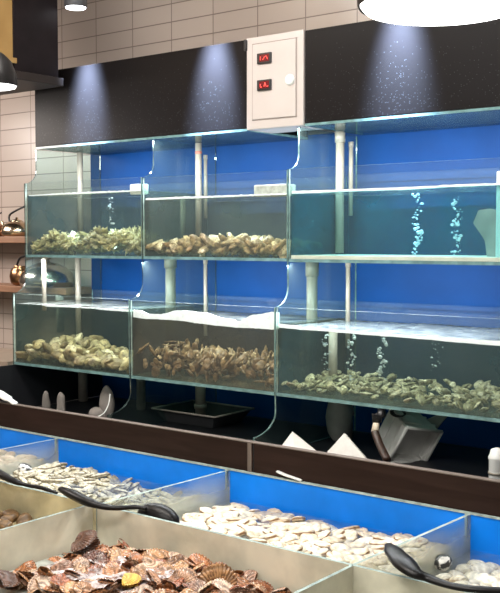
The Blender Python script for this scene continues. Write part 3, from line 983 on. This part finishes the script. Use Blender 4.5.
def bin_water(x0, x1, y0, y1, z, mat, label):
    mb = MB()
    n, k = 30, 16
    T = [[mb.bm.verts.new((x0+(x1-x0)*i/n, y0+(y1-y0)*j/k, z+.0025*noise.noise(Vector((i*1.3, j*1.1, z*9))))) for j in range(k+1)] for i in range(n+1)]
    for i in range(n):
        for j in range(k):
            f = mb.bm.faces.new((T[i][j], T[i+1][j], T[i+1][j+1], T[i][j+1]))
            f.smooth = True
    return mb.build('pool_water', mat, None, kind='stuff', label=label, category='water')


bin_water(-4.29, D1-.008, XM+.01, YR-.015, .655, pw, 'clear water in the far left back bin')
bin_water(D1+.008, D2-.008, XM+.01, YR-.015, .645, pw, 'clear water over the slender clams')
bin_water(D2+.008, D3-.008, XM+.01, YR-.015, .642, pw, 'clear water over the flat clams')
bin_water(D3+.008, D3+BW-.008, XM+.01, YR-.015, .640, pw, 'clear water over the round clams')
bin_water(-4.29, D2-.05, 1.46, XM-.01, .65, pwy, 'amber water in the front left bin')
bin_water(D2-.03, D3-.03, 1.46, XM-.01, .628, pwg, 'pale water around the scallops')
bin_water(D3-.01, D3+BW-.008, 1.46, XM-.01, .655, pwg, 'pale empty water in the front right bin')


# ------------------------------------------------------------------ shellfish meshes
def bivalve(l, w, h, mat, seg=20, rings=6, gape=0.0, ruff=0.0, seed=0, skew=.18):
    """two domed valves meeting at a keel; hinge toward -x; unit origin at the middle"""
    mb = MB()
    bm = mb.bm
    def outline(t):
        c, s_ = math.cos(t), math.sin(t)
        r = 1+ruff*noise.noise(Vector((c*2.2, s_*2.2, seed*3.1)))
        x = c*(1 if c > 0 else .86)
        y = s_*(1-.22*max(0, -c)**1.5)+skew*max(0, -c)*.5
        return x*r*l/2, y*r*w/2
    for sgn in (1, -1):
        prev = None
        for i in range(rings+1):
            q_ = i/rings
            rr = math.cos(q_*math.pi/2)
            zz = math.sin(q_*math.pi/2)**.85*h/2
            cx, cy = -.16*l*q_**2, .05*w*q_
            if i == rings:
                top = bm.verts.new((cx, cy, sgn*h/2))
                for k in range(seg):
                    f = bm.faces.new((prev[k], prev[(k+1) % seg], top))
                    f.smooth = True
                break
            ring = []
            for k in range(seg):
                x, y = outline(2*math.pi*k/seg)
                z = sgn*(zz+.0012)
                if gape:
                    z += sgn*gape*max(0, x/(l/2)+.3)*(1-q_)
                z += ruff*.12*h*noise.noise(Vector((x*90, y*90, seed+q_)))
                ring.append(bm.verts.new((x*rr+cx, y*rr+cy, z)))
            if prev:
                for k in range(seg):
                    f = bm.faces.new((prev[k], prev[(k+1) % seg], ring[(k+1) % seg], ring[k]))
                    f.smooth = True
            elif sgn == 1:
                first = ring
            else:
                for k in range(seg):
                    bm.faces.new((first[k], ring[k], ring[(k+1) % seg], first[(k+1) % seg]))
            prev = ring
    return mb.mesh('shell', mat)


def scallop_valve(r, h, mat, sgn=1, ribs=17, seg=102, rings=7):
    """one ribbed fan valve, hinge at the origin, fan toward +x"""
    mb = MB()
    bm = mb.bm
    A = math.radians(128)
    grid = []
    for i in range(1, rings+1):
        q_ = i/rings
        row = []
        for k in range(seg+1):
            u = k/seg
            th = (u-.5)*2*A
            rib = math.cos(u*ribs*2*math.pi)
            rad = r*(.46+.54*math.cos(th*.52))*2*q_*(1+.022*rib*q_)
            x = rad*math.cos(th*.62)
            y = rad*math.sin(th*.62)*1.02
            e = 1-q_
            z = h*(math.sin(min(1, e*1.25+.02)*math.pi/2)**.8)*(.35+.65*min(1, q_*1.7)) + .028*r*rib*q_
            row.append(bm.verts.new((x, y, sgn*(z+.001))))
        grid.append(row)
    o_ = bm.verts.new((0, 0, sgn*h*.25))
    for k in range(seg):
        bm.faces.new((o_, grid[0][k], grid[0][k+1]))
    for a, b in zip(grid, grid[1:]):
        for k in range(seg):
            bm.faces.new((a[k], b[k], b[k+1], a[k+1]))
    # hinge ears
    ear = [(-.05*r, -.42*r), (-.05*r, .42*r), (.32*r, .50*r), (.30*r, -.50*r)]
    va = [bm.verts.new((x, y, sgn*.05*h)) for x, y in ear]
    vb = [bm.verts.new((x, y, sgn*.22*h)) for x, y in ear]
    bm.faces.new(va)
    bm.faces.new(vb[::-1])
    for k in range(4):
        bm.faces.new((va[k], vb[k], vb[(k+1) % 4], va[(k+1) % 4]))
    for f in bm.faces:
        f.smooth = True
    return mb.mesh('valve', mat)


def oyster(l, w, h, mat, seed, rough=.35, sub=3, frill=.0, spikes=0):
    mb = MB()
    bmesh.ops.create_icosphere(mb.bm, subdivisions=sub, radius=1)
    for v_ in mb.bm.verts:
        c = v_.co.copy()
        n1 = noise.noise(c*1.3+Vector((seed*7.1, 0, 0)))
        n2 = noise.noise(c*3.4+Vector((0, seed*5.3, 0)))
        n3 = noise.noise(c*7.5+Vector((0, 0, seed*3.7)))
        k = 1+rough*(n1*.9+n2*.7+n3*.35)
        rim = max(0, 1-abs(c.z)*2.2)
        k *= 1+frill*rim*(.5+noise.noise(Vector((math.atan2(c.y, c.x)*2.6, seed, 0))))
        flat = abs(c.z)**.8*(1 if c.z > 0 else -1)
        bend = .25*c.x*c.x
        v_.co = Vector((c.x*k*l/2, c.y*k*w/2, (flat*(1+.5*n2)+bend*.6)*h/2))
    for f in mb.bm.faces:
        f.smooth = True
    for s_ in range(spikes):
        t = random.Random(seed*100+s_)
        d = Vector((t.uniform(-1, 1), t.uniform(-1, 1), t.uniform(-.3, 1))).normalized()
        p0 = Vector((d.x*l*.36, d.y*w*.36, d.z*h*.3))
        p2 = p0+d*t.uniform(.25, .55)*l
        p1 = (p0+p2)/2+Vector((t.uniform(-1, 1), t.uniform(-1, 1), t.uniform(0, 1)))*l*.10
        mb.tube([p0, p1, p2], [l*.085, l*.06, l*.012], 5)
    return mb.mesh('shell', mat)


SM = dict(
    slender=shell_mat('slender_clam_shell', [(.40, .35, .23), (.62, .56, .42), (.26, .23, .16), (.70, .65, .50), (.50, .43, .29)], 34, .4, seam=((.12, .09, .05), .05)),
    flat=shell_mat('flat_clam_shell', [(.68, .58, .44), (.56, .44, .29), (.76, .68, .56), (.62, .50, .34), (.72, .64, .50), (.46, .33, .19)], 26, .3, blotch=((.36, .21, .10), .60), seam=((.22, .11, .045), .05), mott=((.46, .31, .18), .57, 5)),
    round=shell_mat('round_clam_shell', [(.70, .64, .52), (.62, .54, .40), (.80, .74, .64), (.56, .50, .40)], 30, .25, seam=((.26, .17, .09), .02)),
    scal=shell_mat('scallop_shell', [(.26, .09, .04), (.54, .21, .08), (.66, .36, .17), (.12, .045, .03), (.46, .15, .07), (.70, .48, .30), (.36, .17, .09), (.60, .25, .10), (.80, .60, .46), (.24, .09, .05)], 24, .6, blotch=((.80, .64, .52), .58), nscale=26, rough=.22, mott=((.05, .02, .012), .56, 9)),  # pale blotches and dark flecks also paint highlights and crevice shade
    scal_t=shell_mat('tan_scallop_shell', [(.42, .22, .09), (.44, .23, .10)], 24, .5, mott=((.12, .05, .02), .52, 6)),
    scal_y=shell_mat('yellow_scallop_shell', [(.72, .42, .06), (.74, .44, .07)], 24, .35),
    pale=shell_mat('spiky_pale_shell', [(.58, .53, .27), (.38, .35, .15), (.72, .68, .42), (.28, .25, .10), (.54, .49, .24)], 14, .3, .5, mott=((.10, .085, .03), .54, 6)),  # flecks here and in the tank shells below paint brown shadow
    beige=shell_mat('beige_shell', [(.58, .44, .22), (.40, .28, .12), (.74, .61, .38), (.30, .19, .08), (.54, .40, .19)], 16, .4, .5, mott=((.13, .075, .03), .54, 6)),
    lumpy=shell_mat('lumpy_shell', [(.56, .48, .26), (.22, .15, .065), (.78, .71, .48), (.15, .10, .04), (.50, .42, .22), (.18, .12, .05)], 12, .4, .5, mott=((.09, .06, .025), .52, 5)),
    brown=shell_mat('brown_shell', [(.19, .105, .04), (.11, .058, .022), (.50, .37, .22), (.14, .075, .028), (.28, .175, .08), (.075, .04, .018)], 20, .45, .45, mott=((.06, .03, .012), .55, 6)),
    green=shell_mat('greenish_shell', [(.40, .37, .20), (.18, .16, .08), (.66, .60, .38), (.24, .20, .10), (.76, .69, .48), (.16, .14, .06)], 16, .4, .5, mott=((.07, .065, .03), .50, 5)),
    pinkish=shell_mat('pinkish_shell', [(.66, .46, .34), (.52, .33, .22), (.74, .58, .46)], 18, .3, .4),
    dark=shell_mat('dark_brown_shell', [(.10, .04, .02), (.12, .05, .025)], 22, .5, .3),
    bw=shell_mat('black_and_white_shell', [(.72, .70, .66), (.74, .72, .68)], 12, .2, .3, blotch=((.02, .02, .02), .45), nscale=9),
)


def put(name, mesh, loc, rot, s, label, cat, group):
    o = bpy.data.objects.new(name, mesh)
    o.location = loc
    o.rotation_euler = rot
    o.scale = (s, s, s) if not isinstance(s, tuple) else s
    COL.objects.link(o)
    o['label'] = label
    o['category'] = cat
    o['group'] = group
    return o


def poisson(x0, x1, y0, y1, d, n, tries=9000):
    pts = []
    for _ in range(tries):
        if len(pts) >= n:
            break
        p_ = (U(x0, x1), U(y0, y1))
        if all((p_[0]-q_[0])**2+(p_[1]-q_[1])**2 > d*d for q_ in pts):
            pts.append(p_)
    return pts


def sheetpile(name, meshes, x0, x1, y0, y1, d, n, hf, tilt, label, cat, group, smin=.85, smax=1.15, yaw=None, skip=None):
    out = []
    for (x, y) in poisson(x0, x1, y0, y1, d, n):
        if skip and skip(x, y):
            continue
        out.append(put(name, random.choice(meshes), (x, y, hf(x, y)+U(-.004, .007)), (U(-tilt, tilt), U(-tilt, tilt), U(0, 6.283) if yaw is None else random.gauss(*yaw)), U(smin, smax), label, cat, group))
    return out


def heap(name, meshes, x0, x1, y0, y1, zb, hf, n, label, cat, group, smin=.8, smax=1.2, half=.012, minsep=.02, tries=20000, wild=.9):
    pts = []
    t = 0
    while len(pts) < n and t < tries:
        t += 1
        x, y = U(x0, x1), y0+(y1-y0)*R()**1.5
        top = hf(x, y)
        z = zb+half+max(0, top-half)*(R()**.55)
        if all((x-a)**2+(y-b)**2+(z-c)**2 > minsep**2 for a, b, c in pts):
            pts.append((x, y, z))
    for p_ in pts:
        put(name, random.choice(meshes), p_, (U(-wild, wild), U(-wild, wild), U(0, 6.283)), U(smin, smax), label, cat, group)


def nz(x, y, f, s_=0): return noise.noise(Vector((x*f, y*f, s_)))


# --- back bins
slender = [bivalve(.084, .025, .017, SM['slender'], 16, 4, seed=i, ruff=.08) for i in range(4)]
sheetpile('slender_clam', slender, D1+.035, D2-.035, XM+.10, YR-.05, .0275, 300,
          lambda x, y: .618+.030*max(0, 1-((x-D1-.10)/.45)**2)+.014*nz(x, y, 7), .42, 'small grey-beige slender clam among the heap in the back left bin', 'clam', 'slender clams in the back left bin', yaw=(.6, .8))
flat = [bivalve(.090, .052, .018, SM['flat'], 20, 5, seed=i, ruff=.30, gape=.0025) for i in range(5)]
sheetpile('flat_clam', flat, D2+.045, D3-.05, XM+.07, YR-.05, .037, 300,
          lambda x, y: .632+.010*nz(x, y, 6, 2), .36, 'flat beige clam in the back middle bin below the blue panel', 'clam', 'flat clams in the back middle bin', yaw=(.4, .9))
rnd = [bivalve(.072, .060, .036, SM['round'], 20, 5, seed=i, ruff=.10) for i in range(4)]
sheetpile('round_clam', rnd, D3+.035, D3+.62, XM+.10, YR-.05, .044, 150,
          lambda x, y: .618+.016*nz(x, y, 6, 5), .35, 'plump whitish clam in the back right bin beyond the black spoon', 'clam', 'round clams in the back right bin', skip=lambda x, y: (x-D3)*1.5+(y-2.2) < .26)
bw = bivalve(.060, .050, .036, SM['bw'], 20, 5, seed=9)
q = onz(441, 559, .665)
put('patterned_clam', bw, (q.x, q.y+.01, .650), (.5, -.5, .6), 1.0, 'black and white patterned clam against the back right divider', 'clam', 'round clams in the back right bin')
q = onz(27, 465, .66)
put('banded_clam', bw, (D1+.05, q.y-.07, .665), (.3, .2, .6), 1.1, 'dark-banded round clam by the left divider of slender clams', 'clam', 'slender clams in the back left bin')
pink = [bivalve(.075, .055, .03, SM['pinkish'], 18, 5, seed=i, ruff=.15) for i in range(3)]
sheetpile('pinkish_clam', pink, D1-.55, D1-.05, 2.35, YR-.05, .046, 70, lambda x, y: .650+.012*nz(x, y, 6, 8), .4,
          'pinkish clam in the far left back bin behind glass', 'clam', 'pinkish clams in the far left bin')
# --- front left bin
brn = [bivalve(.085, .055, .034, SM['brown'], 18, 5, seed=i+20, ruff=.16) for i in range(3)]
sheetpile('brown_clam', brn, -2.95, -2.60, 1.98, 2.13, .047, 30, lambda x, y: .652+.01*nz(x, y, 8, 3), .4,
          'wet brown clam in the amber front left bin', 'clam', 'brown clams in the front left bin')

# --- scallops in the front middle bin
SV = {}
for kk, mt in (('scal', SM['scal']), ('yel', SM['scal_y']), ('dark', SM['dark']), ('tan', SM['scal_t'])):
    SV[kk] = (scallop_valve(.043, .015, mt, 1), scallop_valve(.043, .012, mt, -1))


def scallop(kind, loc, rot, s, label, group='fan scallops in the front bin', open_=0.0):
    r_ = bpy.data.objects.new('scallop', None)
    r_.empty_display_size = .02
    r_.location = loc
    r_.rotation_euler = rot
    r_.scale = (s, s, s)
    COL.objects.link(r_)
    r_['label'] = label
    r_['category'] = 'scallop'
    r_['group'] = group
    for nm, me, a in (('upper_valve', SV[kind][0], -open_), ('lower_valve', SV[kind][1], open_)):
        v_ = bpy.data.objects.new(nm, me)
        v_.rotation_euler = (0, a, 0)
        COL.objects.link(v_)
        v_.parent = r_
    return r_


def sh(x, y):
    t = (x-D2)/(D3-D2)
    side = max(0, min(1, (x-(D2-.02))/.22))
    rgt = max(0, min(1, (D3-.10-x)/.22))
    return .605+.060*side*(.35+.65*rgt)+.014*nz(x, y, 8, 4)-.05*max(0, (y-2.08)/.09)*(1-side*.6)


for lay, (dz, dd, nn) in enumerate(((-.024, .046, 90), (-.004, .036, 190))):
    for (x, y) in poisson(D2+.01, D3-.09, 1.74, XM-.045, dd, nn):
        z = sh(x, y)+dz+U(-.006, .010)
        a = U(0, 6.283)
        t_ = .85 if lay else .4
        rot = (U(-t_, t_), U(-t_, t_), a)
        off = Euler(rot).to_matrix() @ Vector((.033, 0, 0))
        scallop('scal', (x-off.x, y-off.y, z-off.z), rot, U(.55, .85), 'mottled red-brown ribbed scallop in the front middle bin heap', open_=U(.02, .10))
def facing(up, out):
    x_ = Vector(up).normalized()
    z_ = Vector(out)
    z_ = (z_-x_*z_.dot(x_)).normalized()
    y_ = z_.cross(x_)
    return Matrix((x_, y_, z_)).transposed().to_euler()


q = onz(219, 590, .655)
scallop('tan', (q.x, q.y, .650), facing((-.30, .15, .93), (.62, -.78, .25)), .88, 'brown scallop standing on edge at right end of the heap', open_=.10)
q = onz(130, 580, .69)
scallop('yel', (q.x-.02, q.y-.01, .690), (.1, .05, .6), .6, 'bright yellow scallop at the front of the heap', open_=.05)
q = onz(88, 541, .70)
scallop('dark', (q.x-.045, q.y-.01, .690), (.35, -.1, .35), .85, 'dark brown scallop topmost at the back of the heap', open_=.16)
q = onz(3, 578, .68)
scallop('dark', (q.x-.03, q.y, .672), (.2, .3, 1.2), .8, 'dark purple-brown scallop at the bottom left of the heap', open_=.1)

# froth lying on the shells
mb = MB()
fx = [onz(4, 574, .66), onz(4, 612, .66), onz(128, 584, .66), onz(128, 612, .66)]
n, k = 70, 40
xa, xb, ya, yb = -2.28, -1.80, 1.78, 2.06
T = []
for i in range(n+1):
    row = []
    for j in range(k+1):
        x, y = xa+(xb-xa)*i/n, ya+(yb-ya)*j/k
        row.append(mb.bm.verts.new((x, y, sh(x, y)+.012+.012*noise.noise(Vector((x*30, y*30, 1)))+.005*noise.noise(Vector((x*110, y*110, 2))))))
    T.append(row)
for i in range(n):
    for j in range(k):
        x, y = xa+(xb-xa)*i/n, ya+(yb-ya)*j/k
        u = (y-ya)/(yb-ya)
        if noise.noise(Vector((x*16, y*16, 7)))*.55+noise.noise(Vector((x*50, y*50, 3)))*.3 > u*1.5-1.12:
            f = mb.bm.faces.new((T[i][j], T[i+1][j], T[i+1][j+1], T[i][j+1]))
            f.smooth = True
for v_ in [v_ for v_ in mb.bm.verts if not v_.link_faces]:
    mb.bm.verts.remove(v_)
mb.build('froth', 'froth', None, kind='stuff', label='pinkish white froth over the nearest scallops', category='foam')

# --- tank piles
spiky = [oyster(.044, .026, .018, SM['pale'], i+1, .35, 3, .3, 8) for i in range(5)]
heap('spiky_shell', spiky, X0+.02, X1-.03, YU+.025, 3.38, 1.532,
     lambda x, y: .034+.060*math.exp(-((x-(X0+.17))/.11)**2)+.080*math.exp(-((x-(X0+.53))/.17)**2)+.012*nz(x, y, 14), 285,
     'small pale yellow-green spiky shellfish piled in the upper left tank', 'shellfish', 'spiky shellfish in the upper left tank', minsep=.018)
bei = [oyster(.060, .040, .022, SM['beige'], i+11, .28, 3, .25, 0) for i in range(6)]
heap('beige_shell', bei, X1+.022, X2-.03, YU+.028, 3.38, 1.532,
     lambda x, y: .042+.030*math.exp(-((x-(X1+.36))/.22)**2)+.010*nz(x, y, 16, 1), 210,
     'rough beige shell piled in the upper middle tank', 'shellfish', 'beige shells in the upper middle tank', minsep=.022)
lum = [oyster(.072, .050, .032, SM['lumpy'], i+21, .28, 3, .2, 0) for i in range(6)]
heap('lumpy_shell', lum, X0+.028, X1-.04, YL+.035, 3.40, 1.02,
     lambda x, y: .026+.060*math.exp(-((x-(X0+.13))/.10)**2)+.030*math.exp(-((x-(X0+.36))/.12)**2)+.022*math.exp(-((x-(X0+.66))/.10)**2)+.03*max(0, y-3.1), 150,
     'lumpy cream and brown shell piled in the lower left tank', 'shellfish', 'lumpy shells in the lower left tank', minsep=.029, half=.018)
bro = [bivalve(.068, .044, .016, SM['brown'], 18, 4, seed=i+40, ruff=.25) for i in range(3)]+[oyster(.066, .032, .014, SM['brown'], i+51, .28, 3, .3) for i in range(4)]
heap('brown_shell', bro, X1+.020, X2-.035, YL+.030, 3.36, 1.02,
     lambda x, y: .105+.014*math.exp(-((x-(X1+.05))/.12)**2)+.012*nz(x, y, 12, 2)+.04*max(0, y-3.1), 290,
     'brown jagged shell piled in the foam-banded lower middle tank', 'shellfish', 'brown shells in the lower middle tank', smin=.5, smax=.98, minsep=.0225, wild=1.5)
gre = [oyster(.054, .036, .016, SM['green'], i+61, .28, 3, .3) for i in range(4)]+[bivalve(.054, .040, .018, SM['green'], 18, 4, seed=i+70, ruff=.2) for i in range(2)]
heap('greenish_shell', gre, X2+.022, -1.15, YL+.030, 3.40, 1.02,
     lambda x, y: .030+.012*nz(x, y, 10, 3)+.05*max(0, y-3.1), 300,
     'greenish pale shell lying on the lower right tank floor', 'shellfish', 'greenish shells in the lower right tank', smin=.55, smax=1.05, minsep=.0265, wild=.75)


# ------------------------------------------------------------------ spoons on the bins
def spoon(path, wid, label, bowl=None):
    root = thing('serving_spoon', path[0], label, 'spoon', 'black serving spoons on the pool rims')
    P = smooth_path(path, 6)
    n_ = len(P)
    k = len(path)-1
    ws = []
    for i in range(n_):
        t = i/(n_-1)*k
        j = min(int(t), k-1)
        u = t-j
        u = u*u*(3-2*u)
        ws.append((wid[j][0]+(wid[j+1][0]-wid[j][0])*u, wid[j][1]+(wid[j+1][1]-wid[j][1])*u))
    MB().tube(P, ws, 14).build('handle', 'black_soft', root)
    if bowl:
        c, l, w, h, rz, tx_, ty_ = bowl
        mb = MB()
        T = Matrix.Translation(c) @ Euler((tx_, ty_, rz)).to_matrix().to_4x4()
        seg, rn = 28, 8
        ro, ri = [], []
        for i in range(rn+1):
            q_ = math.pi/2*i/rn
            for lst, s_ in ((ro, 1.0), (ri, .93)):
                lst.append([mb.bm.verts.new(T @ Vector((l/2*s_*math.cos(q_)*math.cos(2*math.pi*a_/seg), w/2*s_*math.cos(q_)*math.sin(2*math.pi*a_/seg), h*s_*math.sin(q_)))) for a_ in range(seg)] if i < rn else [mb.bm.verts.new(T @ Vector((0, 0, h*s_)))])
        for lst in (ro, ri):
            for i in range(rn-1):
                for a_ in range(seg):
                    mb.bm.faces.new((lst[i][a_], lst[i][(a_+1) % seg], lst[i+1][(a_+1) % seg], lst[i+1][a_]))
            for a_ in range(seg):
                mb.bm.faces.new((lst[rn-1][a_], lst[rn-1][(a_+1) % seg], lst[rn][0]))
        for a_ in range(seg):
            mb.bm.faces.new((ro[0][a_], ri[0][a_], ri[0][(a_+1) % seg], ro[0][(a_+1) % seg]))
        for f in mb.bm.faces:
            f.smooth = True
        mb.build('bowl', 'black_soft', root)
    return root


zz = .775
spoon([onz(-14, 466, .79), onz(0, 474, .785), onz(14, 481, .775), onz(26, 485, .768), onz(42, 488, .765), onz(57, 493, .758)],
      [(.020, .012), (.019, .012), (.014, .010), (.008, .006), (.010, .007), (.006, .004)], 'black spoon at the far left over the slender clams')
c = ony(158, 519.5, 2.228)
spoon([onz(61, 489, .782), onz(72, 494, .785), onz(86, 501, .782), onz(101, 506, .775), onz(116, 508, .770), onz(136, 507, .768), onz(146, 509, .766)],
      [(.012, .008), (.021, .014), (.020, .014), (.014, .010), (.010, .008), (.009, .007), (.007, .006)], 'middle black spoon with upturned bowl on the bin rim',
      bowl=(c, .165, .085, .050, math.radians(2), 0, math.radians(2)))
spoon([onz(389, 545, .80), onz(395, 553, .80), onz(404, 563, .797), onz(414, 572, .790), onz(428, 578, .780), onz(448, 585, .775), onz(472, 589, .775), onz(505, 591, .775)],
      [(.012, .006), (.026, .013), (.030, .015), (.025, .013), (.015, .009), (.012, .008), (.013, .008), (.012, .008)], 'black spoon at right leaning over the round clam bin')

# ------------------------------------------------------------------ shelves and pots at the left
def shelf(z, x1, lab):
    t_ = thing('wall_shelf', (-4.9, 3.52, z), lab, 'shelf')
    MB().box(-5.6, x1, 3.42, W-.001, z, z+.035, bevel=.003).build('board', 'shelf_wood', t_)
    for xx in (-5.4, -4.75):
        MB().prism([(3.47, z), (W-.001, z), (W-.001, z-.10)], 0, xx, xx+.02).build('bracket', 'black', t_)


shelf(1.585, -4.10, 'upper wooden wall shelf with brass kettle at left')
shelf(1.318, -3.86, 'lower wooden wall shelf with steel dome pot at left')
KY = 3.50
def kettle(c, r, h, mat, label, handle='black'):
    t_ = thing('kettle', c, label, 'kettle')
    MB().lathe([(r*.8, 0), (r, h*.12), (r*1.02, h*.35), (r*.9, h*.7), (r*.55, h*.92), (r*.42, h*.96)], c).build('pot_body', mat, t_)
    MB().lathe([(r*.44, h*.95), (r*.3, h*1.06), (r*.08, h*1.12), (r*.09, h*1.22), (r*.02, h*1.25)], c).build('lid', mat, t_)
    MB().tube(smooth_path([(c[0]-r*.85, c[1], c[2]+h*.45), (c[0]-r*1.25, c[1], c[2]+h*.65), (c[0]-r*1.5, c[1], c[2]+h*.98)]), [r*.16]*8+[r*.1]*5, 10).build('spout', mat, t_)
    MB().tube(smooth_path([(c[0]-r*.7, c[1], c[2]+h*.85), (c[0]-r*.75, c[1], c[2]+h*1.35), (c[0]-r*.2, c[1], c[2]+h*1.62), (c[0]+r*.75, c[1], c[2]+h*1.9)]), r*.07, 8).build('handle', handle, t_)
    return t_


kettle((ony(17, 238, KY).x, KY, 1.62), .085, .085, 'brass', 'brass kettle with black handle on the upper wall shelf')
kettle((ony(5, 238, KY).x-.06, KY-.01, 1.62), .06, .07, 'copper', 'small copper kettle left of the brass one on upper shelf')
t_ = thing('dome_pot', (ony(52, 290, KY).x, KY, 1.353), 'large steel domed pot on the lower shelf behind glass', 'pot')
cx = ony(50, 290, KY).x
MB().lathe([(.135, 0), (.145, .02), (.148, .03), (.135, .07), (.10, .105), (.05, .125), (.02, .13)], (cx, KY-.02, 1.353), 36).build('dome_lid', 'steel', t_)
MB().lathe([(.02, .128), (.012, .14), (.024, .15), (.018, .162), (.004, .165)], (cx, KY-.02, 1.353)).build('lid_knob', 'copper', t_)
t_ = thing('copper_pot', (ony(20, 285, KY).x, KY, 1.353), 'round copper pot at left of the steel dome pot', 'pot')
cx = ony(20, 285, KY-.03).x
MB().lathe([(.03, 0), (.05, .02), (.056, .05), (.048, .085), (.03, .10), (.036, .108)], (cx, KY-.03, 1.353)).build('pot_body', 'copper', t_)
MB().tube(smooth_path([(cx-.03, KY-.03, 1.45), (cx+.0, KY-.03, 1.50), (cx+.05, KY-.03, 1.515), (cx+.09, KY-.03, 1.53)]), .006, 8).build('handle', 'black', t_)

ct = thing('side_counter', (-4.9, 3.35, 0), 'brown side counter against the tiled wall at far left', 'counter')
rx = ony(12, 350, 3.25).x
MB().box(-5.8, rx, 3.22, W-.001, .93, .975, bevel=.004).build('counter_top', 'counter_top', ct)
MB().box(-5.8, rx-.03, 3.25, W-.001, 0, .93).build('cabinet_body', 'counter_side', ct)
for i in range(4):
    MB().box(rx-.36-.36*i, rx-.05-.36*i, 3.235, 3.25, .10, .90, bevel=.004).build('door', 'counter_side', ct)

# ------------------------------------------------------------------ lamps
def pendant(c, r, h, label, dome=.02, shade='lamp_shade', ceil=3.29):
    t_ = thing('pendant_lamp', c, label, 'lamp')
    MB().lathe([(r, 0), (r*1.02, h*.06), (r*.97, h*.35), (r*.75, h*.72), (r*.4, h*.93), (r*.16, h), (r*.14, h*1.18), (.006, h*1.22)], c, 40, close=False).build('lamp_shade', shade, t_)
    MB().lathe([(r*.985, .004), (r*.93, -dome*.45), (r*.7, -dome*.85), (r*.35, -dome), (.004, -dome*1.02)], c, 40).build('diffuser', 'lamp_white', t_)
    MB().tube([(c[0], c[1], c[2]+h*1.2), (c[0], c[1], ceil)], .004, 8).build('cord', 'black', t_)
    return t_


lp = EYE+ray(443, 6)*1.9
pendant(tuple(lp), .162, .19, 'large round pendant lamp with glowing white underside at top right', dome=.014)
l2 = EYE+ray(-5, 86)*3.0
pendant(tuple(l2), .066, .105, 'small dark pendant lamp at the left edge', dome=.010)


def canlight(x, y, z, label):
    t_ = thing('spot_lamp', (x, y, z), label, 'lamp', 'ceiling spot lamps over the header')
    MB().lathe([(.048, 0), (.052, .004), (.052, .05), (.048, .09), (.02, .10)], (x, y, z), 28, close=False).build('can', 'lamp_grey', t_)
    MB().lathe([(.047, .003), (.044, -.004), (.02, -.007)], (x, y, z), 28).build('led', 'lamp_small', t_)
    MB().tube([(x, y, z+.09), (x, y, 3.29)], .009, 8).build('stem', 'lamp_grey', t_)


def light(kind, name, loc, energy, color=(1, 1, 1), target=None, **kw):
    ld = bpy.data.lights.new(name, kind)
    ld.energy = energy
    ld.color = color
    for k, v in kw.items():
        setattr(ld, k, v)
    o = bpy.data.objects.new(name, ld)
    o.location = loc
    if target is not None:
        o.rotation_euler = (Vector(target)-Vector(loc)).to_track_quat('-Z', 'Y').to_euler()
    COL.objects.link(o)
    return o


for px3, py3, lab in ((88, 90, 'spot lamp above the left end of the header'), (215, 70, 'spot lamp above the header left of the white box'), (400, 45, 'spot lamp above the right header cabinet')):
    x = ony(px3, py3, YH).x
    z = 2.65
    canlight(x+.005, 3.09, z, lab)
    light('SPOT', 'spot_light', (x+.01, 3.03, z-.03), 1050, (.50, .68, 1.0), (x, YH, 2.24), spot_size=math.radians(36), spot_blend=1.0, shadow_soft_size=.04)

# general light: added area lights without fixtures, and the pendant's own
light('AREA', 'added_area_light', (-2.3, 1.75, 3.1), 92, (1.0, .95, .88), (-2.3, 2.3, .7), shape='RECTANGLE', size=2.6, size_y=.5)  # unseen area light added above the bins
light('AREA', 'added_wall_light', (-5.0, 2.45, 2.25), 32, (1.0, .90, .83), (-4.6, 3.6, 1.3), shape='RECTANGLE', size=1.2, size_y=.4)  # unseen area light added to brighten the left wall
light('AREA', 'added_area_light', (-2.9, 2.6, 3.2), 1.5, (1.0, .88, .80), (-2.9, 3.6, 2.7), shape='RECTANGLE', size=2.2, size_y=.2)  # weak area light added for the upper wall
light('AREA', 'added_area_light', (-1.5, .3, 2.9), 42, (1.0, .97, .93), (-2.3, 3.1, 1.4), shape='RECTANGLE', size=2.0, size_y=.6)  # area light added in front, aimed at the tanks
light('POINT', 'pendant_light', tuple(lp+Vector((0, 0, -.10))), 10, (1, .97, .92), shadow_soft_size=.10)
# unseen area lights added under header and upper tanks to brighten the shells
light('AREA', 'added_tank_light', (-2.6, 3.155, 2.03), 34, (.93, .98, 1.0), (-2.6, 3.32, 1.5), shape='RECTANGLE', size=2.3, size_y=.03)
light('AREA', 'added_tank_light', (-2.6, 3.105, 1.505), 36, (.95, .98, 1.0), (-2.6, 3.26, 1.0), shape='RECTANGLE', size=2.3, size_y=.03)
light('AREA', 'added_tank_light', (-1.1, 3.17, 2.03), 10, (.93, .98, 1.0), (-1.1, 3.32, 1.5), shape='RECTANGLE', size=1.0, size_y=.03)

w = bpy.data.worlds.new('world')
sc.world = w
w.use_nodes = True
bg = w.node_tree.nodes['Background']
bg.inputs['Color'].default_value = (.95, .88, .80, 1)
bg.inputs['Strength'].default_value = 0.22
